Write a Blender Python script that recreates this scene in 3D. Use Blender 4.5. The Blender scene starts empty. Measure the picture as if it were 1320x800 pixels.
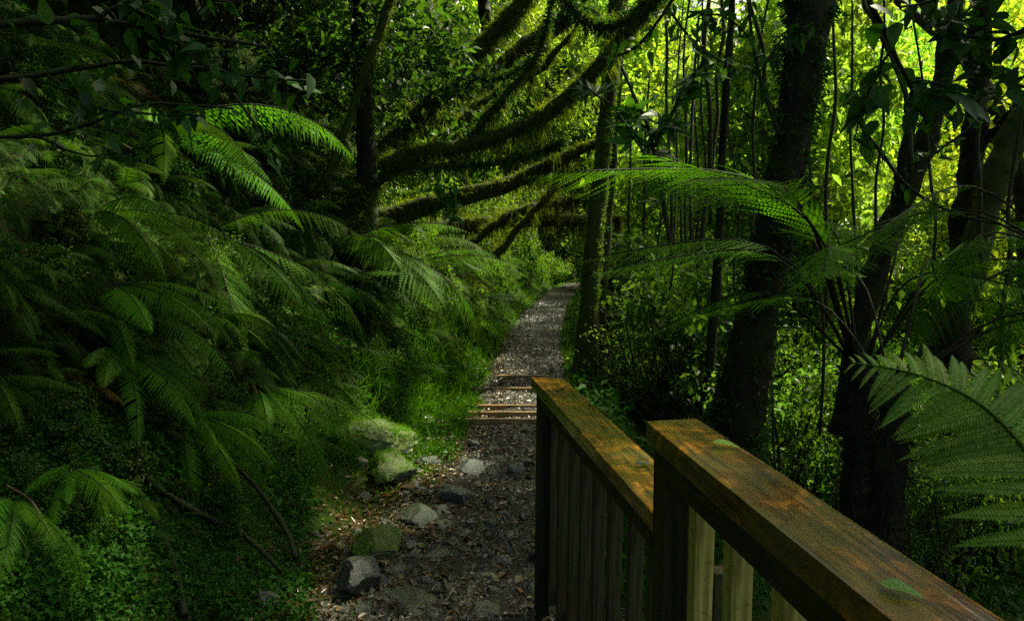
import bpy, bmesh, math, random
import numpy as np
from mathutils import Vector, Matrix

random.seed(7)
rng = np.random.default_rng(11)
scene = bpy.context.scene
COL = scene.collection
PI = math.pi

# ------------------------------------------------------------------ camera, sky, sun, exposure
CAM = np.array((0.0, 0.0, 1.85))
PITCH = math.atan(0.1)
cd = bpy.data.cameras.new('camera')
cd.sensor_width = 36.0
cd.lens = 36.0 * 1000 / 1320
cd.clip_start = 0.05
cd.clip_end = 2000
cam = bpy.data.objects.new('camera', cd)
cam.location = CAM
cam.rotation_euler = (PI / 2 - PITCH, 0, 0)
COL.objects.link(cam)
scene.camera = cam

SUN_AZ, SUN_EL = math.radians(52), math.radians(52)
w = bpy.data.worlds.new("World")
scene.world = w
w.use_nodes = True
nt = w.node_tree
sky = nt.nodes.new('ShaderNodeTexSky')
sky.sky_type = 'NISHITA'
sky.sun_disc = False
sky.sun_elevation = SUN_EL
sky.sun_rotation = SUN_AZ
sky.air_density = 0.8
sky.dust_density = 6.0
sky.ozone_density = 0.3
nt.links.new(sky.outputs[0], nt.nodes['Background'].inputs[0])
nt.nodes['Background'].inputs[1].default_value = 0.09
sd = bpy.data.lights.new('sun', 'SUN')
sd.energy = 5.0
sd.angle = math.radians(2.0)
sd.color = (1.0, 0.93, 0.78)
sun = bpy.data.objects.new('sun', sd)
sdir = Vector((math.sin(SUN_AZ) * math.cos(SUN_EL), math.cos(SUN_AZ) * math.cos(SUN_EL), math.sin(SUN_EL)))
sun.rotation_euler = sdir.to_track_quat('Z', 'Y').to_euler()
sun.location = sdir * 50
COL.objects.link(sun)
vs = scene.view_settings
vs.view_transform = 'Standard'
vs.look = 'None'
vs.gamma = 1.0
vs.exposure = 1.15
vs.use_white_balance = True
vs.white_balance_temperature = 7200
vs.white_balance_tint = -4
scene.cycles.use_denoising = False
scene.cycles.max_bounces = 8
scene.cycles.diffuse_bounces = 4
scene.cycles.glossy_bounces = 2
scene.cycles.transmission_bounces = 4
scene.cycles.sample_clamp_indirect = 4.0


# ------------------------------------------------------------------ helpers: pixels of the photo -> rays
def ray(px, py):
    u = (np.asarray(px, float) - 660) / 1000
    v = (400 - np.asarray(py, float)) / 1000
    c, s = math.cos(PITCH), math.sin(PITCH)
    return np.stack([u, c + v * s, -s + v * c], -1)


def at(px, py, Y):
    d = ray(px, py)
    return CAM + d * (np.asarray(Y, float) / d[..., 1])[..., None]


def onz(px, py, z):
    d = ray(px, py)
    return CAM + d * ((z - CAM[2]) / d[..., 2])[..., None]


def nz(x, y, s=1.0, seed=0.0):
    """cheap smooth noise, about -1..1"""
    x = np.asarray(x, float) / s + seed * 3.1
    y = np.asarray(y, float) / s - seed * 1.7
    return (np.sin(x * 1.3 + 1.7 * np.sin(y * 0.9 + seed)) + np.sin(y * 1.7 + 1.3 * np.sin(x * 1.1 - seed))
            + 0.5 * np.sin(2.9 * x - 2.3 * y + seed * 2) + 0.5 * np.sin(3.7 * y + 2.1 * x)) / 3.0


def sm(a, b, x):
    t = np.clip((np.asarray(x, float) - a) / (b - a), 0, 1)
    return t * t * (3 - 2 * t)


YS = [-80, 0, 3.7, 7.5, 10, 13, 17, 21.8, 26, 32, 45, 300]
XC = [-0.30, -0.30, -0.22, 0.06, 0.20, 0.34, 0.72, 1.32, 2.3, 5.0, 13, 60]
XT = [-1.45, -1.40, -1.28, -0.66, -0.42, -0.24, 0.12, 0.66, 1.3, 3.6, 11, 57]


def xc(y):
    return np.interp(y, YS, XC)


def xt(y):
    return np.interp(y, YS, XT) + 0.07 * nz(y, 0, 0.6, 2)


def h(x, y):
    x = np.asarray(x, float)
    y = np.asarray(y, float)
    d = np.maximum(xt(y) - x, 0)
    bank = np.where(d < 0.25, 2.2 * d * d, 0.1375 + 1.1 * (d - 0.25))
    bank = np.where(bank > 9, 9 + (bank - 9) * 0.25, bank)
    bank = bank + sm(0.1, 0.8, d) * (0.13 * nz(x, y, 0.45, 1) + 0.22 * nz(x, y, 1.3, 4))
    e = np.maximum(x - xc(y) - 0.78, 0)
    drop = -np.where(e < 3.0, 0.75 * e * sm(0, .5, e), 2.25)
    drop = drop + np.maximum(e - 6.0, 0) * 0.32 * np.where(e > 60, 60 / np.maximum(e, 1), 1)
    drop = drop + sm(0.2, 1, e) * 0.10 * nz(x, y, 0.7, 6)
    far = np.maximum(y - 24, 0) * 0.30 * sm(0.2, 3.0, np.abs(x - xc(y)) - 0.3)
    far = np.where(far > 9, 9 + (far - 9) * 0.06, far)
    ditch = -0.10 * np.exp(-((x - xt(y) - 0.12) / 0.11) ** 2) * sm(7.5, 9.5, y)
    near = 0.30 * (1 - sm(1.7, 3.1, y)) * np.where(y > -6, 1, 1) * (1 - sm(0, 1, e))
    step = 0.16 * sm(7.2, 9.9, y)
    bump = 0.02 * nz(x, y, 0.25, 8) + 0.03 * nz(x, y, 0.8, 9)
    return bank + drop + far + ditch + near + step + bump


def hit(px, py, tmax=60.0, n=900):
    """first meeting of the rays with the ground (vectorised); depth is nan when nothing is met"""
    d = ray(px, py).reshape(-1, 3)
    t = np.full(len(d), np.nan)
    ts = 0.6 * (tmax / 0.6) ** (np.linspace(0, 1, n))
    if len(d) < 40:
        p = CAM + d[:, None, :] * ts[None, :, None]
        u = p[..., 2] < h(p[..., 0], p[..., 1])
        k = u.argmax(1)
        t = np.where(u.any(1), ts[k], np.nan)
    else:
        idx = np.arange(len(d))
        for k in ts[::2]:
            p = CAM + d[idx] * k
            under = p[:, 2] < h(p[:, 0], p[:, 1])
            t[idx[under]] = k
            idx = idx[~under]
            if not len(idx):
                break
    return CAM + d * t[:, None]


# ------------------------------------------------------------------ helpers: meshes and objects
def mesh(name, V, F, mat=None, tint=None, smooth=False):
    """V (n,3); F an int array (m,k) or a list of such arrays"""
    if not isinstance(F, (list, tuple)):
        F = [F]
    F = [np.asarray(f, np.int32) for f in F if len(f)]
    me = bpy.data.meshes.new(name)
    V = np.asarray(V, np.float32)
    me.vertices.add(len(V))
    me.vertices.foreach_set('co', V.ravel())
    loops = np.concatenate([f.ravel() for f in F])
    tot = np.concatenate([np.full(len(f), f.shape[1], np.int32) for f in F])
    start = np.concatenate([[0], np.cumsum(tot)[:-1]]).astype(np.int32)
    me.loops.add(len(loops))
    me.loops.foreach_set('vertex_index', loops)
    me.polygons.add(len(tot))
    me.polygons.foreach_set('loop_start', start)
    me.polygons.foreach_set('loop_total', tot)
    if smooth:
        me.polygons.foreach_set('use_smooth', np.ones(len(tot), bool))
    if tint is not None:
        a = me.attributes.new('tint', 'FLOAT', 'FACE')
        a.data.foreach_set('value', np.asarray(tint, np.float32))
    me.update(calc_edges=True)
    if mat:
        me.materials.append(mat)
    return me


def link(name, me, parent=None, loc=None, rot=None, scale=None, kind=None, color=None):
    o = bpy.data.objects.new(name, me)
    COL.objects.link(o)
    if parent is not None:
        o.parent = parent
    if loc is not None:
        o.location = loc
    if rot is not None:
        o.rotation_euler = rot
    if scale is not None:
        o.scale = (scale,) * 3 if np.isscalar(scale) else scale
    if kind:
        o['kind'] = kind
    if color is not None:
        o.color = (*color, 1)
    return o


def tag(o, label, cat, group=None):
    o['label'] = label
    o['category'] = cat
    if group:
        o['group'] = group
    return o


def thing(name, label, cat, loc=(0, 0, 0), rz=0.0, group=None):
    o = bpy.data.objects.new(name, None)
    COL.objects.link(o)
    o.empty_display_size = 0.1
    o.location = loc
    o.rotation_euler = (0, 0, rz)
    return tag(o, label, cat, group)


class MB:
    """collects vertices and faces"""
    def __init__(s):
        s.V, s.T, s.Q, s.n, s.tt, s.tq = [], [], [], 0, [], []

    def add(s, V, T=None, Q=None, tint=None):
        V = np.asarray(V, float)
        s.V.append(V)
        for A, B, C in ((T, s.T, s.tt), (Q, s.Q, s.tq)):
            if A is not None and len(A):
                A = np.asarray(A, int) + s.n
                B.append(A)
                C.append(np.full(len(A), 0.5) if tint is None else np.broadcast_to(tint, (len(A),)))
        s.n += len(V)

    def mesh(s, name, mat, smooth=False):
        F, t = [], []
        if s.T:
            F.append(np.concatenate(s.T)); t.append(np.concatenate(s.tt))
        if s.Q:
            F.append(np.concatenate(s.Q)); t.append(np.concatenate(s.tq))
        return mesh(name, np.concatenate(s.V), F, mat, np.concatenate(t), smooth)


def unit(v):
    v = np.asarray(v, float)
    return v / np.maximum(np.linalg.norm(v, axis=-1, keepdims=True), 1e-9)


def spline(P, R, n):
    """Catmull-Rom through P with radii R"""
    P = np.asarray(P, float)
    R = np.asarray(R, float)
    m = len(P)
    if m == 2:
        t = np.linspace(0, 1, n)[:, None]
        return P[0] * (1 - t) + P[1] * t, np.interp(t[:, 0], [0, 1], R)
    E = np.vstack([2 * P[0] - P[1], P, 2 * P[-1] - P[-2]])
    s = np.linspace(0, m - 1, n)
    i = np.minimum(s.astype(int), m - 2)
    t = (s - i)[:, None]
    p0, p1, p2, p3 = E[i], E[i + 1], E[i + 2], E[i + 3]
    Q = 0.5 * (2 * p1 + (p2 - p0) * t + (2 * p0 - 5 * p1 + 4 * p2 - p3) * t ** 2 + (3 * p1 - p0 - 3 * p2 + p3) * t ** 3)
    return Q, np.interp(s, np.arange(m), R)


def tube(P, R, n=24, seg=10, rough=0.0, seed=0, wob=0.0):
    """tapered tube along a spline; returns V, quads, centre line, radii"""
    C, r = spline(P, R, n)
    if wob:
        k = np.arange(n)
        C = C + wob * np.stack([np.sin(k * 0.9 + seed), np.sin(k * 0.7 + seed * 2), np.sin(k * 1.1 - seed)], -1)
    T = unit(np.gradient(C, axis=0))
    up = np.where(np.abs(T[:, 2:3]) > 0.92, np.array([[1.0, 0, 0]]), np.array([[0, 0, 1.0]]))
    A = unit(np.cross(T, up))
    for k in range(1, n):            # keep the frame from flipping
        a = A[k - 1] - T[k] * np.dot(A[k - 1], T[k])
        A[k] = a / max(np.linalg.norm(a), 1e-6)
    B = np.cross(T, A)
    th = np.linspace(0, 2 * PI, seg, endpoint=False)
    rr = r[:, None] * np.ones(seg)
    if rough:
        k = np.arange(n)[:, None]
        rr = rr * (1 + rough * 1.3 * np.sin(k * 1.05 + 3 * seed) * np.sin(k * .37 + seed) + (rough * .5 * np.sin(9 * th + 2.5 * np.sin(k * .5 + seed)) if seg > 16 else 0))
        rr = rr * (1 + rough * (np.sin(3 * th + k * 0.35 + seed) * 0.5 + np.sin(2 * th - k * 0.8 + 2 * seed) * 0.5
                                + np.random.default_rng(int(seed * 10) + 5).normal(0, 0.5, (n, seg))))
    V = C[:, None, :] + rr[..., None] * (np.cos(th)[None, :, None] * A[:, None, :] + np.sin(th)[None, :, None] * B[:, None, :])
    V = V.reshape(-1, 3)
    i = np.arange(n - 1)[:, None] * seg
    j = np.arange(seg)[None, :]
    j2 = (j + 1) % seg
    Q = np.stack([i + j, i + j2, i + seg + j2, i + seg + j], -1).reshape(-1, 4)
    V = np.vstack([V, C[0], C[-1]])
    return V, Q, C, r, A, B


def add_tube(mb, P, R, n=24, seg=10, rough=0.0, seed=0, wob=0.0, tint=None):
    V, Q, C, r, A, B = tube(P, R, n, seg, rough, seed, wob)
    k = len(V) - 2
    j = np.arange(seg)
    T = np.vstack([np.stack([np.full(seg, k), (j + 1) % seg, j], -1),
                   np.stack([np.full(seg, k + 1), (n - 1) * seg + j, (n - 1) * seg + (j + 1) % seg], -1)])
    mb.add(V, T, Q, tint)
    return C, r, A, B


def rand_unit(n, g=rng):
    return unit(g.normal(size=(n, 3)))


def leaf_quads(pos, axis, nrm, length, width, tint=None, fold=0.25):
    """folded rhombus leaves: 4 vertices, 2 triangles each"""
    n = len(pos)
    axis = unit(axis)
    side = unit(np.cross(axis, nrm))
    nn = np.cross(side, axis)
    L = np.broadcast_to(length, (n,))[:, None]
    W = np.broadcast_to(width, (n,))[:, None]
    a = pos
    b = pos + axis * L * 0.42 + side * W * 0.5 + nn * W * fold
    c = pos + axis * L - nn * L * 0.12
    d = pos + axis * L * 0.42 - side * W * 0.5 + nn * W * fold
    V = np.stack([a, b, c, d], 1).reshape(-1, 3)
    k = np.arange(n)[:, None] * 4
    T = np.stack([k + np.array([[0, 1, 2]]), k + np.array([[0, 2, 3]])], 1).reshape(-1, 3)
    t = None if tint is None else np.repeat(tint, 2)
    return V, T, t


def blades(pos, d, length, width):
    """thin single-triangle blades"""
    n = len(pos)
    d = unit(d)
    s = unit(np.cross(d, rand_unit(n)))
    L = np.broadcast_to(length, (n,))[:, None]
    W = np.broadcast_to(width, (n,))[:, None]
    V = np.stack([pos - s * W * .5, pos + s * W * .5, pos + d * L], 1).reshape(-1, 3)
    return V, np.arange(3 * n).reshape(-1, 3)


# ------------------------------------------------------------------ materials
def newmat(name):
    m = bpy.data.materials.new(name)
    m.use_nodes = True
    return m, m.node_tree.nodes, m.node_tree.links, m.node_tree.nodes['Principled BSDF']


def ramp(N, stops):
    r = N.new('ShaderNodeValToRGB')
    e = r.color_ramp.elements
    while len(e) < len(stops):
        e.new(0.5)
    for k, (p, c) in enumerate(stops):
        e[k].position = p
        e[k].color = (*c, 1)
    return r


def noise(N, L, scale, detail=4, rough=0.6, vec=None, dist=0.0):
    n = N.new('ShaderNodeTexNoise')
    n.inputs['Scale'].default_value = scale
    n.inputs['Detail'].default_value = detail
    n.inputs['Roughness'].default_value = rough
    n.inputs['Distortion'].default_value = dist
    if vec is not None:
        L.new(vec, n.inputs['Vector'])
    return n


def bump(N, L, hgt, strength, dist, bsdf):
    b = N.new('ShaderNodeBump')
    b.inputs['Strength'].default_value = strength
    b.inputs['Distance'].default_value = dist
    L.new(hgt, b.inputs['Height'])
    L.new(b.outputs[0], bsdf.inputs['Normal'])
    return b


def mulcol(N, L, a, b):
    m = N.new('ShaderNodeMix')
    m.data_type = 'RGBA'
    m.blend_type = 'MULTIPLY'
    m.inputs[0].default_value = 1.0
    L.new(a, m.inputs[6])
    if isinstance(b, tuple):
        m.inputs[7].default_value = (*b, 1)
    else:
        L.new(b, m.inputs[7])
    return m.outputs[2]


def mixcol(N, L, f, a, b):
    m = N.new('ShaderNodeMix')
    m.data_type = 'RGBA'
    for i, v in ((0, f), (6, a), (7, b)):
        if isinstance(v, tuple):
            m.inputs[i].default_value = (*v, 1)
        elif isinstance(v, float):
            m.inputs[i].default_value = v
        else:
            L.new(v, m.inputs[i])
    return m.outputs[2]


def leaf_mat(name, stops, trans=0.4, tcol=(1.7, 1.9, 0.6), rough=0.38, nscale=3.0, spec=0.5):
    """leaf: colour by the leaf's own tint and noise, times the object's colour; part of the light goes through"""
    m, N, L, B = newmat(name)
    at_ = N.new('ShaderNodeAttribute')
    at_.attribute_name = 'tint'
    tc = N.new('ShaderNodeTexCoord')
    oi = N.new('ShaderNodeObjectInfo')
    nn = noise(N, L, nscale, 3, 0.6, tc.outputs['Object'])
    a = N.new('ShaderNodeMath'); a.operation = 'MULTIPLY_ADD'
    L.new(at_.outputs['Fac'], a.inputs[0]); a.inputs[1].default_value = 0.6
    b = N.new('ShaderNodeMath'); b.operation = 'MULTIPLY_ADD'
    L.new(nn.outputs[0], b.inputs[0]); b.inputs[1].default_value = 0.45; b.inputs[2].default_value = -0.08
    L.new(b.outputs[0], a.inputs[2])
    c = N.new('ShaderNodeMath'); c.operation = 'MULTIPLY_ADD'
    L.new(oi.outputs['Random'], c.inputs[0]); c.inputs[1].default_value = 0.2
    L.new(a.outputs[0], c.inputs[2])
    r = ramp(N, stops)
    L.new(c.outputs[0], r.inputs[0])
    col = mulcol(N, L, r.outputs[0], oi.outputs['Color'])
    L.new(col, B.inputs['Base Color'])
    B.inputs['Roughness'].default_value = rough
    B.inputs['Specular IOR Level'].default_value = spec
    t = N.new('ShaderNodeBsdfTranslucent')
    L.new(mulcol(N, L, col, tcol), t.inputs['Color'])
    x = N.new('ShaderNodeMixShader')
    x.inputs[0].default_value = trans
    L.new(B.outputs[0], x.inputs[1])
    L.new(t.outputs[0], x.inputs[2])
    L.new(x.outputs[0], N['Material Output'].inputs[0])
    return m


M = {}
M['fern'] = leaf_mat('fern_leaf', [(0.0, (.018, .052, .006)), (.45, (.036, .095, .009)), (.8, (.066, .135, .012)), (1, (.10, .14, .018))], 0.36, rough=.5, spec=.06)
M['leaf'] = leaf_mat('broad_leaf', [(0.0, (.018, .05, .016)), (.5, (.032, .085, .02)), (.85, (.055, .12, .022)), (1, (.12, .15, .03))], 0.38, rough=0.42, spec=0.3)
M['canopy'] = leaf_mat('canopy_leaf', [(0.0, (.03, .062, .014)), (.4, (.052, .10, .022)), (.75, (.085, .135, .03)), (1, (.15, .17, .05))], 0.57, tcol=(2.4, 2.4, 1.05), rough=0.42, nscale=0.8, spec=.3)
M['cover'] = leaf_mat('ground_cover', [(0.0, (.012, .045, .006)), (.5, (.028, .10, .010)), (.85, (.05, .135, .014)), (1, (.11, .15, .02))], 0.3, rough=0.5, spec=.08)
M['moss'] = leaf_mat('moss_strands', [(0.0, (.045, .06, .009)), (.5, (.09, .12, .016)), (1, (.15, .17, .025))], 0.48, rough=0.7, spec=0.2)
M['litter'] = leaf_mat('leaf_litter', [(0.0, (.035, .02, .010)), (.35, (.085, .05, .022)), (.62, (.13, .085, .035)), (.82, (.20, .15, .05)), (1, (.32, .25, .06))], 0.2, tcol=(1.2, 1.0, .6), rough=0.35)
M['dryfrond'] = leaf_mat('dry_frond', [(0.0, (.05, .028, .012)), (.5, (.10, .055, .022)), (1, (.16, .085, .03))], 0.2, tcol=(1.2, 1, .6), rough=0.6)


def bark_mat(name, dark, light, moss, mossamt, scale=6.0, up=0.5):
    m, N, L, B = newmat(name)
    tc = N.new('ShaderNodeTexCoord')
    mp = N.new('ShaderNodeMapping')
    mp.inputs['Scale'].default_value = (1, 1, 0.35)
    L.new(tc.outputs['Object'], mp.inputs[0])
    n1 = noise(N, L, scale * 3, 6, 0.7, mp.outputs[0])
    n2 = noise(N, L, scale * 0.7, 5, 0.65, tc.outputs['Object'])
    n3 = noise(N, L, scale * 9, 3, 0.6, tc.outputs['Object'])
    base = ramp(N, [(.3, dark), (.7, light)])
    L.new(n1.outputs[0], base.inputs[0])
    mossc = ramp(N, [(.3, tuple(c * .55 for c in moss)), (.7, moss)])
    L.new(n3.outputs[0], mossc.inputs[0])
    g = N.new('ShaderNodeNewGeometry')
    s = N.new('ShaderNodeSeparateXYZ')
    L.new(g.outputs['Normal'], s.inputs[0])
    a = N.new('ShaderNodeMath'); a.operation = 'MULTIPLY_ADD'
    L.new(s.outputs[2], a.inputs[0]); a.inputs[1].default_value = up * .35
    L.new(n2.outputs[0], a.inputs[2])
    mr = N.new('ShaderNodeMapRange')
    mr.inputs[1].default_value = 0.62 - mossamt * 0.35
    mr.inputs[2].default_value = 0.72 - mossamt * 0.35
    L.new(a.outputs[0], mr.inputs[0])
    L.new(mixcol(N, L, mr.outputs[0], base.outputs[0], mossc.outputs[0]), B.inputs['Base Color'])
    B.inputs['Roughness'].default_value = 0.75
    B.inputs['Specular IOR Level'].default_value = 0.3
    ad = N.new('ShaderNodeMath'); ad.operation = 'MULTIPLY_ADD'
    L.new(n3.outputs[0], ad.inputs[0]); ad.inputs[1].default_value = 0.5
    L.new(n1.outputs[0], ad.inputs[2])
    bump(N, L, ad.outputs[0], 0.9, 0.02, B)
    return m


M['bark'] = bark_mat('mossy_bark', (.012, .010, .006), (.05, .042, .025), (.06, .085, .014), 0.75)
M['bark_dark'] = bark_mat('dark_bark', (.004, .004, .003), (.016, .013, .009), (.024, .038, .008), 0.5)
M['bark_thin'] = bark_mat('sapling_bark', (.02, .016, .011), (.075, .058, .036), (.05, .075, .014), 0.4, 14)
M['stipe'] = bark_mat('fern_stipe', (.012, .008, .005), (.05, .032, .018), (.03, .05, .012), 0.15, 20)


def wood_mat(name, c_dark, c_mid, c_orange, c_green, green_amt, rough=(0.22, 0.5)):
    m, N, L, B = newmat(name)
    tc = N.new('ShaderNodeTexCoord')
    mp = N.new('ShaderNodeMapping')
    mp.inputs['Scale'].default_value = (1.2, 16, 16)
    L.new(tc.outputs['Object'], mp.inputs[0])
    mp2 = N.new('ShaderNodeMapping')
    mp2.inputs['Scale'].default_value = (1.6, 34, 34)
    L.new(tc.outputs['Object'], mp2.inputs[0])
    gr = noise(N, L, 2.4, 3.5, 0.5, mp.outputs[0], 1.6)
    ck = noise(N, L, 2.2, 3, 0.55, mp2.outputs[0], .5)
    pa = noise(N, L, 6.5, 5, 0.58, tc.outputs['Object'], 2.2)
    pb = noise(N, L, 4.2, 6, 0.68, tc.outputs['Object'], 0.8)
    sp = noise(N, L, 26, 3, 0.6, tc.outputs['Object'], 1.0)
    r1 = ramp(N, [(.34, c_dark), (.52, c_mid), (.70, tuple(c * 1.45 for c in c_mid))])
    L.new(gr.outputs[0], r1.inputs[0])
    f1 = ramp(N, [(.49, (0, 0, 0)), (.68, (1, 1, 1))])
    L.new(pa.outputs[0], f1.inputs[0])
    ora = mulcol(N, L, r1.outputs[0], tuple(o / max(c, .001) for o, c in zip(c_orange, c_mid)))
    col = mixcol(N, L, f1.outputs[0], r1.outputs[0], ora)
    f2 = ramp(N, [(.52 - green_amt * .12, (0, 0, 0)), (.62 - green_amt * .1, (.8, .8, .8))])
    L.new(pb.outputs[0], f2.inputs[0])
    col = mixcol(N, L, f2.outputs[0], col, mulcol(N, L, r1.outputs[0], tuple(o / max(c, .001) for o, c in zip(c_green, c_mid))))
    f3 = ramp(N, [(.58, (1, 1, 1)), (.76, (.5, .45, .38))])
    L.new(sp.outputs[0], f3.inputs[0])
    col = mulcol(N, L, col, f3.outputs[0])
    f4 = ramp(N, [(.28, (.12, .10, .08)), (.36, (1, 1, 1))])
    L.new(ck.outputs[0], f4.inputs[0])
    col = mulcol(N, L, col, f4.outputs[0])
    L.new(col, B.inputs['Base Color'])
    rr = N.new('ShaderNodeMapRange')
    rr.inputs[1].default_value = .35; rr.inputs[2].default_value = .65
    rr.inputs[3].default_value = rough[0]; rr.inputs[4].default_value = rough[1]
    L.new(pb.outputs[0], rr.inputs[0])
    L.new(rr.outputs[0], B.inputs['Roughness'])
    B.inputs['Specular IOR Level'].default_value = .4
    bump(N, L, gr.outputs[0], 0.35, 0.004, B)
    return m


M['rail'] = wood_mat('wet_rail_wood', (.028, .015, .004), (.095, .046, .010), (.34, .14, .022), (.07, .058, .010), 0.35, (.10, .32))
M['baluster'] = wood_mat('baluster_wood', (.24, .18, .06), (.47, .37, .135), (.46, .32, .10), (.30, .27, .075), 0.5, (.4, .65))  # near balusters: timber colour brightened so they look lit
M['bal_dark'] = wood_mat('damp_shaded_baluster_wood', (.02, .016, .009), (.055, .043, .02), (.07, .045, .018), (.04, .045, .016), 0.5, (.5, .75))  # damp timber with the lower railing's shade put into its colour
M['post'] = wood_mat('dark_post_wood', (.008, .006, .003), (.022, .016, .008), (.03, .02, .009), (.018, .02, .007), 0.5, (.5, .75))
M['step'] = wood_mat('step_wood', (.14, .085, .04), (.36, .23, .105), (.44, .26, .10), (.2, .16, .07), 0.1, (.3, .5))


def ground_mat():
    m, N, L, B = newmat('forest_soil')
    tc = N.new('ShaderNodeTexCoord')
    n1 = noise(N, L, 1.6, 6, 0.65, tc.outputs['Object'])
    n2 = noise(N, L, 22, 5, 0.7, tc.outputs['Object'])
    n3 = noise(N, L, 90, 3, 0.7, tc.outputs['Object'])
    soil = ramp(N, [(.3, (.006, .004, .002)), (.6, (.018, .012, .006)), (.8, (.045, .03, .014))])
    L.new(n2.outputs[0], soil.inputs[0])
    moss = ramp(N, [(.3, (.012, .026, .004)), (.7, (.035, .065, .008))])
    L.new(n3.outputs[0], moss.inputs[0])
    f = ramp(N, [(.34, (0, 0, 0)), (.48, (1, 1, 1))])
    L.new(n1.outputs[0], f.inputs[0])
    L.new(mixcol(N, L, f.outputs[0], soil.outputs[0], moss.outputs[0]), B.inputs['Base Color'])
    B.inputs['Roughness'].default_value = 0.9
    B.inputs['Specular IOR Level'].default_value = .08
    bump(N, L, n2.outputs[0], 0.8, 0.04, B)
    return m


def gravel_mat(name, stops, scale=60.0):
    m, N, L, B = newmat(name)
    tc = N.new('ShaderNodeTexCoord')
    v = N.new('ShaderNodeTexVoronoi')
    v.inputs['Scale'].default_value = scale
    L.new(tc.outputs['Object'], v.inputs['Vector'])
    n1 = noise(N, L, 3.5, 5, 0.7, tc.outputs['Object'])
    sep = N.new('ShaderNodeSeparateColor')
    L.new(v.outputs['Color'], sep.inputs[0])
    a = N.new('ShaderNodeMath'); a.operation = 'MULTIPLY_ADD'
    L.new(sep.outputs[0], a.inputs[0]); a.inputs[1].default_value = .6
    b = N.new('ShaderNodeMath'); b.operation = 'MULTIPLY_ADD'
    L.new(n1.outputs[0], b.inputs[0]); b.inputs[1].default_value = .9; b.inputs[2].default_value = -.25
    L.new(b.outputs[0], a.inputs[2])
    r = ramp(N, stops)
    L.new(a.outputs[0], r.inputs[0])
    L.new(r.outputs[0], B.inputs['Base Color'])
    rr = N.new('ShaderNodeMapRange')
    rr.inputs[3].default_value = .5; rr.inputs[4].default_value = .8
    B.inputs['Specular IOR Level'].default_value = .2
    L.new(n1.outputs[0], rr.inputs[0])
    L.new(rr.outputs[0], B.inputs['Roughness'])
    bump(N, L, v.outputs['Distance'], -0.7, 0.02, B)
    return m


M['ground'] = ground_mat()
M['path'] = gravel_mat('path_gravel', [(0, (.009, .008, .006)), (.5, (.022, .020, .015)), (.8, (.044, .040, .031)), (1, (.09, .085, .07))])


def stone_mat(name, moss_amt):
    m, N, L, B = newmat(name)
    tc = N.new('ShaderNodeTexCoord')
    oi = N.new('ShaderNodeObjectInfo')
    at_ = N.new('ShaderNodeAttribute')
    at_.attribute_name = 'tint'
    mp = N.new('ShaderNodeMapping')
    mp.inputs['Scale'].default_value = (1, 1, 3)
    L.new(tc.outputs['Object'], mp.inputs[0])
    n1 = noise(N, L, 9, 7, 0.7, mp.outputs[0], 1.0)
    n2 = noise(N, L, 5, 5, 0.7, tc.outputs['Object'])
    n3 = noise(N, L, 60, 3, 0.7, tc.outputs['Object'])
    st = ramp(N, [(.25, (.075, .082, .083)), (.55, (.17, .185, .18)), (.8, (.32, .34, .32))])
    L.new(n1.outputs[0], st.inputs[0])
    tr = ramp(N, [(0, (.22, .21, .19)), (.4, (.6, .57, .5)), (.7, (1.0, .97, .85)), (1, (1.4, 1.35, 1.15))])
    L.new(at_.outputs['Fac'], tr.inputs[0])
    stc = mulcol(N, L, mulcol(N, L, st.outputs[0], tr.outputs[0]), oi.outputs['Color'])
    ms = ramp(N, [(.3, (.03, .05, .006)), (.7, (.10, .15, .014))])
    L.new(n3.outputs[0], ms.inputs[0])
    g = N.new('ShaderNodeNewGeometry')
    s = N.new('ShaderNodeSeparateXYZ')
    L.new(g.outputs['Normal'], s.inputs[0])
    a = N.new('ShaderNodeMath'); a.operation = 'MULTIPLY_ADD'
    L.new(s.outputs[2], a.inputs[0]); a.inputs[1].default_value = .35
    L.new(n2.outputs[0], a.inputs[2])
    mr = N.new('ShaderNodeMapRange')
    mr.inputs[1].default_value = 1.05 - moss_amt * .6
    mr.inputs[2].default_value = 1.15 - moss_amt * .6
    L.new(a.outputs[0], mr.inputs[0])
    L.new(mixcol(N, L, mr.outputs[0], stc, ms.outputs[0]), B.inputs['Base Color'])
    B.inputs['Roughness'].default_value = 0.38
    B.inputs['Specular IOR Level'].default_value = .45
    ad = N.new('ShaderNodeMath'); ad.operation = 'ADD'
    L.new(n1.outputs[0], ad.inputs[0]); L.new(n3.outputs[0], ad.inputs[1])
    bump(N, L, ad.outputs[0], 0.5, 0.01, B)
    return m


M['stone'] = stone_mat('wet_grey_stone', 0.25)
M['mossrock'] = stone_mat('mossy_stone', .95)
M['pebble'] = stone_mat('path_pebbles', 0.0)

# ------------------------------------------------------------------ the setting: ground and path
def axis_pts(a, b, step, lo, hi, grow=1.25):
    p = list(np.arange(a, b + 1e-6, step))
    s = step
    while p[-1] < hi:
        s *= grow
        p.append(p[-1] + s)
    s = step
    q = []
    x = p[0]
    while x > lo:
        s *= grow
        x -= s
        q.append(x)
    return np.array(q[::-1] + p)


gx = axis_pts(-5.5, 5.0, 0.11, -260, 260)
gy = axis_pts(-2.0, 26.0, 0.15, -90, 320)
X, Y = np.meshgrid(gx, gy)
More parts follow.
